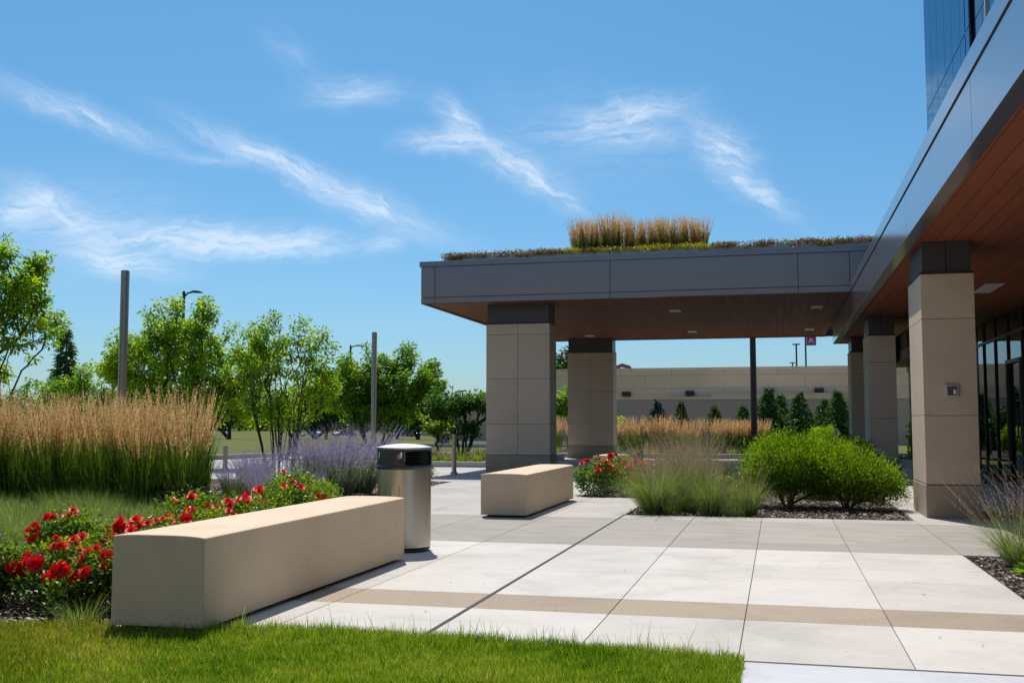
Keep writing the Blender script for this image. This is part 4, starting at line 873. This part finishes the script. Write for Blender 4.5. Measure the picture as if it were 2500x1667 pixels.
# ================================================================== SHRUBS AND FLOWERS
def shrub(loc, ells, label, K=330, per=56, mat='shrub', ls=.038, lw=.014, rc=.075, stems=None, group=None, name='shrub', droop=-.35, thr=-.35, cat='shrub'):
    root = thing(name, label, cat, loc, 0, group)
    T = envelope(ells, K, thr, 3, seed=loc[0] * 7, shell=4); T[:, 2] = np.maximum(T[:, 2], .06)
    nodes, par, cnt = skeleton(stems or vase(9, .35, .05, .18, .02, 5), T, step=.12, sag=-.05)
    g = G(); wood(g, nodes, par, cnt, .0024, .016, seg=4); g.obj('stems', M['barkred'], root)
    P = np.repeat(T, per, 0) + rng.normal(size=(K * per, 3)) * rc; P[:, 2] = np.maximum(P[:, 2], .02)
    d = nrm(np.repeat(T - np.array([ells[0][0], ells[0][1], 0]), per, 0)); A = d + rng.normal(size=P.shape) * .6 + np.array([0, 0, -droop])
    g = G(); leaves(g, P, A, ls * (.7 + .6 * rng.random(len(P))), lw, np.repeat(rng.uniform(.05, .7, K), per) + rng.normal(size=len(P)) * .18, up=np.array([0, 0, 1.]))
    g.obj('foliage', LEAF[mat], root); return root
shrub((.12, 15.9, -.02), [(0, 0, .62, .62, .6, .39), (.25, 0, .5, .5, .5, .34), (-.3, -.1, .47, .36, .45, .28)], 'large round bright green shrub at the left of the pair in the mulch bed', K=620, group='green shrubs by the lobby walk')
shrub((.92, 15.75, -.02), [(-.05, 0, .56, .5, .55, .35), (.30, -.1, .40, .40, .45, .27), (-.30, .4, .62, .4, .4, .34), (.5, -.15, .25, .2, .3, .2)], 'large bright green shrub at the right of the pair, next to the nearest lobby pillar', K=560, group='green shrubs by the lobby walk')
shrub((.75, 18.2, -.02), [(0, 0, .45, .6, .5, .42)], 'green shrub showing behind the large pair', K=240, group='green shrubs by the lobby walk')
shrub((1.6, 23.5, -.02), [(0, 0, .45, .35, .35, .4)], 'small dark leafed shrub at the foot of the middle lobby pillar', K=90, mat='green', ls=.06, lw=.03)
shrub((2.9, 23.75, .40), [(0, 0, .35, .17, .2, .33)], 'leafy shrub in front of the pilaster at the top of the steps', K=60, mat='green', ls=.07, lw=.05)
shrub((1.55, 40, .03), [(0, 0, .5, .5, .4, .45)], 'light green shrub between the far bollards', K=120, mat='lime', ls=.07, lw=.03)

# roses
def bloom_mesh():
    g = G()
    for ring, (n, r, el, L) in enumerate(((7, .010, .25, .036), (7, .006, .75, .032), (6, .003, 1.15, .027), (5, .001, 1.4, .022))):
        for i in range(n):
            a = TAU * (i + .5 * ring) / n + rng.normal() * .1; d = np.array([math.cos(a) * math.cos(el), math.sin(a) * math.cos(el), math.sin(el)]); s = np.array([-math.sin(a), math.cos(a), 0]); up = np.cross(d, s) * -1
            p0 = np.array([math.cos(a) * r, math.sin(a) * r, .004 * ring]); W = L * .52
            V = [p0 - s * W * .35, p0 + s * W * .35, p0 + d * L * .6 + s * W - up * .004, p0 + d * L * .6 - s * W - up * .004, p0 + d * L + s * W * .6 + up * .003, p0 + d * L - s * W * .6 + up * .003]
            t = .25 + .5 * rng.random(); g.add(V, [(0, 1, 2, 3), (3, 2, 4, 5)], t)
    return g
bm = [bloom_mesh().mesh('rose_bloom', LEAF['petal']) for _ in range(3)]
pinkm = leafmat('pink_rose_petals', [(.50, .01, .06), (.62, .02, .12), (.70, .05, .2)], .3, tcol=(1.2, .9, .9))
def rosebush(loc, r, h, label, nb=12, K=110, per=17, sc=1.0, group='red rose bushes', lime=.12, ls=.034, up=.3, front=True):
    root = thing('rose_bush', label, 'rose bush', loc, 0, group)
    T = envelope([(0, 0, h * .5, r, r, h * .45), (r * .3, 0, h * .62, r * .6, r * .6, h * .36)], K, -.4, 4, seed=loc[0] * 3, shell=3)
    nodes, par, cnt = skeleton(vase(6, h * .4, .03, r * .4, .02, 4), T, step=.1, sag=-.03)
    g = G(); wood(g, nodes, par, cnt, .0018, .008, seg=4); g.obj('stems', M['barkred'], root)
    P = np.repeat(T, per, 0) + rng.normal(size=(K * per, 3)) * .042; P[:, 2] = np.maximum(P[:, 2], .015)
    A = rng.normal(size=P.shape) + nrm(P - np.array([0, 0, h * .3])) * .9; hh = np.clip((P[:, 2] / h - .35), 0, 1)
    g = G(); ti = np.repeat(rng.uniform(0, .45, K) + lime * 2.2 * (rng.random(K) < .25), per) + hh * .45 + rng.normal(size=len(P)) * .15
    leaves(g, P, A, ls * (.7 + .6 * rng.random(len(P))), ls * .68, ti, up=np.array([0, 0, 1.])); g.obj('foliage', LEAF['rose'], root)
    for i in range(int(nb * .75 + .5)):
        a = rng.uniform(0, TAU); el = rng.uniform(-.1, 1.45); d = np.array([math.cos(a) * math.cos(el), math.sin(a) * math.cos(el), math.sin(el)])
        if d[1] > .2 and rng.random() < .8: d[1] *= -1
        k = 1 + int(rng.random() < .35) * 2
        c0 = np.array([0, 0, h * .5]) + d * np.array([r * 1.0, r * 1.0, h * .52])
        for j in range(k):
            o = bpy.data.objects.new('bloom', bm[rng.integers(3)]); COL.objects.link(o); o.parent = root
            p = c0 + (rng.normal(size=3) * .028 if j else 0); o.location = p; q = Vector(nrm(d + np.array([0, -.35, .5]) + rng.normal(size=3) * .3)).to_track_quat('Z', 'Y'); o.rotation_euler = q.to_euler()
            s = sc * rng.uniform(.55, 1.25) * (1.25 if rng.random() < .2 else 1); o.scale = (s, s, s)
    return root
RB = [((-4.16, 6.15, -.015), .27, .42, 'rose bush right against the near end of the long bench', 20), ((-4.62, 6.25, -.015), .27, .40, 'low rose bush at the mulch gap in the left foreground', 16),
      ((-5.1, 6.1, -.015), .25, .42, 'rose bush cut by the left edge of the view, nearest the lawn', 14), ((-4.25, 6.75, -.015), .28, .50, 'rose bush behind the near end of the long bench', 16),
      ((-4.85, 6.85, -.015), .25, .40, 'rose bush between the foreground roses and the fine green grass', 14), ((-4.3, 7.45, -.015), .27, .55, 'taller yellow-tipped rose bush beside the bench end', 10),
      ((-4.45, 8.3, -.015), .32, .57, 'rose bush behind the bench, left one of the big red cluster', 13), ((-4.65, 9.1, -.015), .32, .58, 'rose bush behind the bench with the densest red cluster', 14),
      ((-5.1, 8.75, -.015), .3, .58, 'rose bush at the left edge of the red cluster, below the reeds', 8), ((-4.85, 9.9, -.015), .32, .62, 'rose bush with deep red blooms left of the yellow leaved one', 12),
      ((-5.15, 10.7, -.015), .34, .70, 'tall yellow-green leaved rose bush at the right end of the reeds', 10), ((-4.95, 10.2, -.015), .3, .58, 'rose bush in front of the tall yellow-green one', 9),
      ((-5.3, 11.5, -.015), .34, .50, 'yellow-green rose bush with few blooms behind the middle of the bench', 4), ((-5.7, 12.6, -.015), .32, .46, 'nearly bloomless rose bush below the lavender sage', 3),
      ((-6.2, 13.9, -.015), .22, .34, 'small rose bush with one bloom left of the litter bin', 2), ((-5.0, 7.5, -.015), .25, .42, 'rose bush in the middle of the left bed', 12), ((-5.5, 7.45, -.015), .28, .50, 'rose bush cut by the left edge of the view, beside the fine grasses', 12), ((-5.1, 8.05, -.015), .26, .40, 'rose bush among the fine grasses left of the red cluster', 9), ((-4.85, 6.55, -.015), .22, .34, 'low rose bush near the left edge above the bare mulch', 9)]
for i, (l, r, h, lb, nb) in enumerate(RB): rosebush(l, r, h, lb, nb, K=int(95 + 520 * r * r * 3), per=18, lime=.4 if i in (5, 10, 12, 13) else .12, sc=1.0)
# one large many petalled bloom cluster near the bench
root_ = rosebush((-4.38, 5.98, -.015), .16, .30, 'small rose with the largest red bloom cluster, low in front at the bench end', 0, K=40)
for j in range(13):
    o = bpy.data.objects.new('bloom', bm[j % 3]); COL.objects.link(o); o.parent = root_; a = j * 2.4; rr = .012 * math.sqrt(j + .5)
    o.location = (math.cos(a) * rr * 1.3, -.10 - .02 * math.cos(rr * 20), .29 + math.sin(a) * rr * .9); o.rotation_euler = (rad(55) + math.sin(a) * .5, math.cos(a) * .6, a); o.scale = (.8, .8, .8)
for l, r, h, lb, nb in (((-2.95, 17.6, -.02), .36, .60, 'rose bush full of red blooms right of the second bench', 17), ((-2.35, 17.7, -.02), .38, .58, 'rose bush with red blooms next to the airy brown grasses', 14),
                        ((-2.75, 18.6, -.02), .38, .64, 'rose bush behind the two front ones, hiding the third bench', 13), ((-2.0, 18.8, -.02), .36, .56, 'rose bush with pale red blooms among the brown grasses', 12)):
    rosebush(l, r, h, lb, nb, K=150, per=20, sc=1.15, group='red rose bushes beside the second bench', ls=.045)

# lavender coloured sage
def sage(loc, h, label, lav=1.0, group='lavender sages', lean=(.35, -.1, 0)):
    root = thing('russian_sage', label, 'sage', loc, 0, group); g = G()
    C = blades(g, 230, .14, h, .55, .22, .005, 5, (.2, .9), droop=.05, hv=.22, dirn=lean, dirw=.4)
    spikes(g, C[:, :4], .95, 58, .034, .013, .6, (.1, .9), up=.6); g.obj('foliage', LEAF['sage'], root)
    p = G(); spikes(p, C[: int(230 * lav)], .42, 44, .017, .011, .75, (.1, .95), up=.3); p.obj('flowers', LEAF['lavender'], root); return root
SG = [sage((0, 0, 0), .92, 'x'), sage((0, 0, 0), .80, 'x', .7)]
sp = [((-7.45, 16.6, -.015), 1.12), ((-6.95, 16.3, -.015), 1.05), ((-6.95, 17.2, -.015), 1.16), ((-7.9, 17.0, -.015), .98), ((-8.35, 16.0, -.015), .80), ((-7.75, 15.4, -.015), .72), ((-8.8, 16.8, -.015), .78), ((-7.2, 15.6, -.015), .62), ((-7.4, 14.6, -.015), .66), ((-7.1, 13.9, -.015), .6), ((-8.1, 14.9, -.015), .78), ((-6.75, 14.5, -.015), .5)]
ln = ['tallest lavender sage just left of the litter bin', 'lavender sage touching the litter bin hood', 'lavender sage at the back, in front of the second light column', 'lavender sage in the middle of the drift', 'lavender sage under the stems of the sparse tree', 'grey-green sage with few flowers before the sparse tree', 'sage at the left end of the drift by the bollard',
      'low grey-green sage right behind the bench', 'low silvery sage above the yellow-green roses', 'smallest silvery sage behind the middle of the bench', 'leaning silvery sage between reeds and lavender', 'little sage tuft at the mulch edge by the bin']
for i, ((l, s), lb) in enumerate(zip(sp, ln)):
    p = SG[0 if i in (0, 1, 2, 3, 4, 6) else 1]
    if not p.get('used'): p['used'] = 1; p.location = l; p.scale = (s, s, s); p['label'] = lb
    else: dup(p, l, rng.random() * .8 - .4, s, lb)
shrub((-6.85, 19.6, -.015), [(0, 0, .2, .35, .3, .22)], 'low silvery shrub at the corner of the bed right of the litter bin', K=90, mat='sage', ls=.05, lw=.02, rc=.06)

# tufts and airy grasses
def tuft(loc, h, label, n=560, w=.0038, lean=.75, airy=0, group=None, r=.08, name='fescue_tuft', mat='tuft', dirn=None, dirw=0, bend=.5):
    root = thing(name, label, 'grass', loc, 0, group); g = G()
    blades(g, int(n * .6), r, h * .95, lean * .7, bend, w, 4, (.05, .7), droop=.45, hv=.4, dirn=dirn, dirw=dirw); blades(g, int(n * .6), r * 1.3, h, lean * .9, bend * 2, w * .8, 6, (.3, 1), droop=.85, hv=.45, dirn=dirn, dirw=dirw); g.obj('blades', LEAF[mat], root)
    if airy:
        g = G(); C = blades(g, airy, r, h * 1.75, lean * .75, .25, .0028, 5, (.3, .9), droop=.1, hv=.2, dirn=dirn, dirw=dirw); spikes(g, C, .5, 46, .016, .006, 1.5, (.1, .9), up=.3)
        g.obj('seedheads', LEAF['haze'], root)
    return root
tuft((-1.62, 14.35, -.02), .64, 'fine green dropseed tuft at the front left corner of the centre bed', 1500, airy=120, group='dropseed tufts', lean=.75, dirn=(-.6, -.1, 0), dirw=.35)
tuft((-1.22, 15.0, -.02), .74, 'fullest green dropseed tuft second from the left in the centre bed', 1500, airy=140, group='dropseed tufts', lean=.5)
tuft((-.88, 14.3, -.02), .60, 'slim dark green dropseed tuft third from the left in the centre bed', 900, airy=60, group='dropseed tufts', lean=.38)
tuft((-.40, 14.4, -.02), .52, 'small bright green tuft beside the large shrub in the centre bed', 800, airy=20, group='dropseed tufts', lean=.42)
for i, (x, y, s) in enumerate(((-1.75, 15.9, .50), (-1.4, 16.3, .58), (-1.15, 16.0, .5), (-1.6, 17.2, .52), (-1.3, 17.6, .5), (-1.5, 18.4, .55))):
    tuft((x, y, -.02), s * 1.08, 'airy brown seeded grass clump behind the dropseed tufts', 560, airy=120, group='airy brown grasses in the centre bed', lean=.6)
for i, (x, y) in enumerate(((-5.35, 7.9), (-5.75, 8.5), (-5.45, 9.3), (-6.1, 9.2), (-5.9, 7.6), (-6.3, 8.4), (-6.0, 10.2), (-6.7, 9.9), (-5.6, 6.9), (-7.3, 10.2), (-8.1, 10.1), (-8.8, 10.2), (-9.6, 10.3), (-7.0, 9.2), (-7.6, 9.5), (-6.6, 7.9), (-8.3, 9.4))):
    tuft((x, y, -.015), .32 if i % 3 else .38, 'soft grey-green fine grass clump between the front roses and the reeds', 620, group='fine grasses left of the bench', lean=.85, mat='tuft', r=.12)
for i, (x, y) in enumerate(((-7.4, 12.9), (-8.4, 12.7), (-9.4, 12.9), (-10.6, 12.8), (-7.1, 13.5), (-7.6, 13.6))):
    tuft((x, y, -.015), .26, 'tangled switch grass clump along the foot of the tall reeds', 300, airy=0, group='switch grasses at the foot of the reeds', lean=.32, mat='reed', w=.006, bend=.4, r=.2)
for x, y, s in ((-1.42, 14.62, .44), (-1.05, 14.65, .42), (-.66, 14.75, .38), (-1.75, 14.9, .48), (-.55, 14.25, .26)): tuft((x, y, -.02), s, 'small fine grass clump filling the gaps between the dropseed tufts', 420, group='small grasses between the dropseed tufts', lean=.8, r=.12, airy=40)
tuft((-4.12, 5.72, -.015), .17, 'little pale grass tuft at the bench corner by the lawn', 260, lean=.9, w=.003)
tuft((1.98, 10.0, -.03), .46, 'arching grass with dark purple-brown seedheads at the right edge before the pillar', 620, airy=70, lean=.9, name='fountain_grass', mat='tuft', dirn=(-.7, .1, 0), dirw=.25)
tuft((2.35, 10.2, -.03), .50, 'second brown seeded grass cut by the right edge of the view', 500, airy=60, lean=.8, name='fountain_grass', mat='tuft')
# drive side plants
for i in range(16):
    x = -13.2 + .42 * i; tuft((x if x < -7.3 else -7.4, 28.6 + rng.random() * .4, .1), .27, 'yellow-green low grass clump along the island kerb', 150, w=.012, group='low grasses on the island kerb', lean=.8, mat='lawn' if 7 < i < 13 else 'sage')
for i in range(14): tuft((-13 + .44 * i, 30.3 + rng.random() * 1.5, .1), .34, 'olive low grass clump at the back of the island', 130, w=.014, group='low grasses behind the island kerb', lean=.7, mat='haze' if i % 2 else 'reed')
for i in range(16): tuft((-8.4 + .68 * i, 37.6 + rng.random() * .4, .03), .36, 'pale low grass clump along the kerb beyond the canopy', 140, w=.014, group='low grasses beyond the canopy', lean=.8, mat='tuft')
for i, (x, y) in enumerate(((-2.7, 21.0), (-1.9, 20.4), (-1.2, 20.0), (-.4, 19.6), (.1, 21), (-1.0, 22.4), (-2.2, 22.6))):
    tuft((x, y, -.02), .42, 'low green grass clump in the middle of the centre bed', 300, w=.007, group='low grasses in the centre bed', lean=.8, airy=40)
for x, y in ((-9.0, 12.95), (-8.8, 12.4), (-9.3, 12.5), (-8.6, 12.9), (-9.6, 12.9)): tuft((x, y, -.015), .32, 'low fine grass clump in front of the reed stand', 600, group='low fine grasses before the reeds', lean=.8, r=.18)
for i in range(16): tuft((-7.0 - .27 * i + rng.normal() * .08, 11.4 + rng.random() * 1.2, -.015), .26, 'low fine grass clump in front of the reed stand', 420, group='low fine grasses before the reeds', lean=.8, r=.14)
# coneflower seed heads
def cones(loc, label, h, n, r, leafy=True, group='coneflower patches'):
    n = max(n, 34)
    root = thing('coneflower', label, 'flower', loc, 0, group); g = G()
    C = blades(g, n, r, h, .12, .08, .005, 4, (.2, .6), hv=.22); 
    P = np.repeat(C[:, 1:4].reshape(-1, 3), 9, 0) + rng.normal(size=(n * 27, 3)) * .035; leaves(g, P, rng.normal(size=P.shape) + np.array([0, 0, .2]), .06, .034, rng.uniform(.45, 1.1, len(P))); g.obj('foliage', LEAF['rose'], root)
    q = G(); P = np.repeat(C[:, -1], 26, 0) + nrm(rng.normal(size=(n * 26, 3))) * .012; leaves(q, P, P - np.repeat(C[:, -1], 26, 0), .016, .012, rng.random(len(P))); q.obj('seedheads', LEAF['cone'], root); return root
for i, (x, y) in enumerate(((-.86, 15.7), (-.60, 15.5), (-.50, 16.2), (-.85, 16.5), (-.62, 15.0))): cones((x, y, -.02), 'dark seed headed coneflower patch between the dropseed tufts and the large shrub', .46 if i < 4 else .30, 34, .24)
cones((-5.9, 9.9, -.015), 'dark seed headed coneflowers among the fine grasses at the left', .50, 16, .3)
# hosta at the right edge
root = thing('hosta', 'broad leaved hosta with yellow-green leaves at the right edge', 'plant', (2.05, 9.25, -.03)); g = G(); n = 70
a = rng.uniform(0, TAU, n); el = rng.uniform(.2, 1.2, n); A = np.stack([np.cos(a) * np.cos(el), np.sin(a) * np.cos(el), np.sin(el)], 1); P = A * .06
for t0, t1, w in ((0, .55, .10), (.5, 1.0, .085)): leaves(g, P + A * t0 * .26 - np.array([0, 0, .10]) * (t0 > 0), A + np.array([0, 0, -.5]) * (t0 > 0), .16, w, rng.random(n), up=np.array([0, 0, 1.5]))
g.obj('foliage', LEAF['hosta'], root)

g = G(); P = np.concatenate([scatter([(-3.1, 5.8), (1.5, 5.8), (1.5, 13.9), (-6, 13.9), (-3.1, 9)], 90), scatter([(-6, 14), (-3.2, 14), (-3.2, 24), (-6, 24)], 40)]); n = len(P)
P = np.column_stack([P, np.full(n, .004)]); a = rng.uniform(0, TAU, n); leaves(g, P, np.stack([np.cos(a), np.sin(a), rng.random(n) * .3], 1), .012 + .03 * rng.random(n) ** 3, .008, rng.random(n) * .8, up=np.array([0, 0, 2.]))
tag(g.obj('debris', LEAF['chips']), 'tiny bits of bark and leaf scattered on the paving', 'debris', kind='stuff')

# tidy: prototypes always carry their first place's label
for o in SC.objects:
    if 'used' in o: del o['used']

# ================================================================== LIGHT, SKY, CAMERA
sd = Vector((-.24, .55, 1)).normalized(); el = math.asin(sd.z); az = math.atan2(sd.x, sd.y)
ld = bpy.data.lights.new('sun', 'SUN'); ld.energy = 4.7; ld.angle = rad(.5); ld.color = (1, .955, .89)
lo = bpy.data.objects.new('sun', ld); COL.objects.link(lo); lo.rotation_euler = sd.to_track_quat('Z', 'Y').to_euler(); lo.location = (0, 0, 30)
w = bpy.data.worlds.new('World'); SC.world = w; w.use_nodes = True; nt = w.node_tree; nt.nodes.clear(); L = nt.links
out = N(nt, 'ShaderNodeOutputWorld'); bg = N(nt, 'ShaderNodeBackground'); bg.inputs[1].default_value = .132; L.new(bg.outputs[0], out.inputs[0])
sky = N(nt, 'ShaderNodeTexSky'); sky.sky_type = 'NISHITA'; sky.sun_disc = False; sky.sun_elevation = el; sky.sun_rotation = az
sky.air_density = 1.0; sky.dust_density = .7; sky.ozone_density = 2.2; sky.altitude = 100
tc = N(nt, 'ShaderNodeTexCoord'); s = N(nt, 'ShaderNodeSeparateXYZ'); L.new(tc.outputs['Generated'], s.inputs[0])
def mth(op, a=None, b=None, c=None):
    n = N(nt, 'ShaderNodeMath', operation=op)
    for i, v in enumerate((a, b, c)):
        if v is None: continue
        if isinstance(v, (int, float)): n.inputs[i].default_value = v
        else: L.new(v, n.inputs[i])
    return n.outputs[0]
azd = mth('MULTIPLY', mth('ARCTAN2', s.outputs[0], s.outputs[1]), 57.2958); eld = mth('MULTIPLY', mth('ARCSINE', s.outputs[2]), 57.2958)
cb = N(nt, 'ShaderNodeCombineXYZ'); L.new(azd, cb.inputs[0]); L.new(eld, cb.inputs[1])
wn = N(nt, 'ShaderNodeTexNoise'); wn.inputs['Scale'].default_value = .35; wn.inputs['Detail'].default_value = 5; wn.inputs['Roughness'].default_value = .6; L.new(cb.outputs[0], wn.inputs[0])
vs = N(nt, 'ShaderNodeVectorMath', operation='SUBTRACT'); L.new(wn.outputs['Color'], vs.inputs[0]); vs.inputs[1].default_value = (.5, .5, .5)
v2 = N(nt, 'ShaderNodeVectorMath', operation='MULTIPLY'); L.new(vs.outputs[0], v2.inputs[0]); v2.inputs[1].default_value = (2.6, 1.5, 0)
v3 = N(nt, 'ShaderNodeVectorMath', operation='ADD'); L.new(cb.outputs[0], v3.inputs[0]); L.new(v2.outputs[0], v3.inputs[1])
# cirrus streaks: azimuth, elevation, tilt, half length, half width, strength
ST = [(-36.5, 15.1, -14.6, 5.0, .6, .8), (-26.6, 13.6, -20, 5.6, .7, 1.0), (-21.5, 11.4, -21, 5.2, .8, .75), (-30, 13.6, -1.3, 2.2, .3, .35), (-29.9, 9.4, 2, 6.9, .75, 1.15), (-26, 9.2, 6, 3.5, .6, .7), (-34.2, 8.0, -7, 2.8, .6, .9),
      (-22.5, 17.3, 3.5, 3.3, .7, .6), (-17.2, 16.2, -35, 1.6, .8, 1.0), (-17.8, 14.9, 1, 2.6, .6, .9), (-14.0, 13.8, -27, 3.8, .8, .8), (-7.6, 16.2, 9.4, 3.6, .75, .95), (-7.2, 15.0, 3, 2.6, .5, .55), (-2.6, 14.4, -40, 2.4, .9, .95), (-1.6, 12.4, -31, 2.9, .6, .55),
      (-39.3, 10.2, 14, 1.8, .7, .9), (-37.4, 10.6, -24, 2.7, .7, .85), (-20.8, 9.5, 8, 1.2, .55, .6), (-12.4, 12.8, -38, 3.6, .35, .6), (-.6, 11.6, -38, 3.0, .35, .45), (-25.7, 19, -26, 2.4, .8, .22), (-36, 9.6, 0, 6, 2.2, .35), (-10, 15.2, -5, 7, 2.2, .28)]
tots = [None, None]
for (a, e, tl, hl, hw, am) in ST:
    mp = N(nt, 'ShaderNodeMapping'); mp.vector_type = 'TEXTURE'; mp.inputs['Location'].default_value = (a, e, 0); mp.inputs['Rotation'].default_value = (0, 0, rad(tl)); mp.inputs['Scale'].default_value = (hl * 1.6, hw * 2.0, 1)
    L.new(v3.outputs[0], mp.inputs[0]); gr = N(nt, 'ShaderNodeTexGradient'); gr.gradient_type = 'QUADRATIC_SPHERE'; L.new(mp.outputs[0], gr.inputs[0]); q = mth('MULTIPLY', gr.outputs[1], am); gi = 0 if tl < -9 else 1; tots[gi] = q if tots[gi] is None else mth('ADD', tots[gi], q)
mk = []
for tt, ang in zip(tots, (24, -5)):
    mp = N(nt, 'ShaderNodeMapping'); mp.vector_type = 'POINT'; mp.inputs['Rotation'].default_value = (0, 0, rad(ang)); L.new(v3.outputs[0], mp.inputs[0])
    sc_ = N(nt, 'ShaderNodeVectorMath', operation='MULTIPLY'); sc_.inputs[1].default_value = (.34, 1.9, 1); L.new(mp.outputs[0], sc_.inputs[0])
    fn = N(nt, 'ShaderNodeTexNoise'); fn.inputs['Scale'].default_value = 1.5; fn.inputs['Detail'].default_value = 9; fn.inputs['Roughness'].default_value = .66; fn.inputs['Distortion'].default_value = .6; L.new(sc_.outputs[0], fn.inputs[0])
    fr = N(nt, 'ShaderNodeMapRange'); fr.inputs[1].default_value = .30; fr.inputs[2].default_value = .72; fr.inputs[3].default_value = .18; fr.inputs[4].default_value = 1.3; L.new(fn.outputs[0], fr.inputs[0])
    mk.append(mth('MULTIPLY', tt, fr.outputs[0]))
mask = mth('MINIMUM', mth('MULTIPLY', mth('ADD', mk[0], mk[1]), .68), .5)
mx = N(nt, 'ShaderNodeMix', data_type='RGBA'); L.new(mask, mx.inputs['Factor']); 
tn = N(nt, 'ShaderNodeVectorMath', operation='MULTIPLY'); tn.inputs[1].default_value = (.80, 1.0, 1.06); L.new(sky.outputs[0], tn.inputs[0]); te = N(nt, 'ShaderNodeMapRange'); te.inputs[2].default_value = 1.0; L.new(s.outputs[2], te.inputs[0]); tr = N(nt, 'ShaderNodeValToRGB'); tr.color_ramp.elements[0].color = (.46, .63, .80, 1); tr.color_ramp.elements[1].color = (.95, .97, 1.0, 1); e2_ = tr.color_ramp.elements.new(.30); e2_.color = (.37, .70, .84, 1); e3_ = tr.color_ramp.elements.new(.62); e3_.color = (.98, .99, 1.0, 1); e4_ = tr.color_ramp.elements.new(.42); e4_.color = (.38, .71, .86, 1); L.new(te.outputs[0], tr.inputs[0]); L.new(tr.outputs[0], tn.inputs[1])
L.new(tn.outputs[0], mx.inputs[6]); mx.inputs[7].default_value = (7.6, 8.0, 8.6, 1); L.new(mx.outputs[2], bg.inputs[0])

cd = bpy.data.cameras.new('camera'); cam = bpy.data.objects.new('camera', cd); COL.objects.link(cam); SC.camera = cam
cam.location = (0, 0, 1.2); cam.rotation_euler = (rad(90 + 4.35), 0, rad(14)); cd.lens = 37.44; cd.sensor_width = 36; cd.clip_end = 4000; cd.clip_start = .05
vs_ = SC.view_settings; vs_.view_transform = 'Standard'; vs_.look = 'None'; vs_.exposure = 0; vs_.gamma = 1
SC.cycles.max_bounces = 8; SC.cycles.transparent_max_bounces = 12
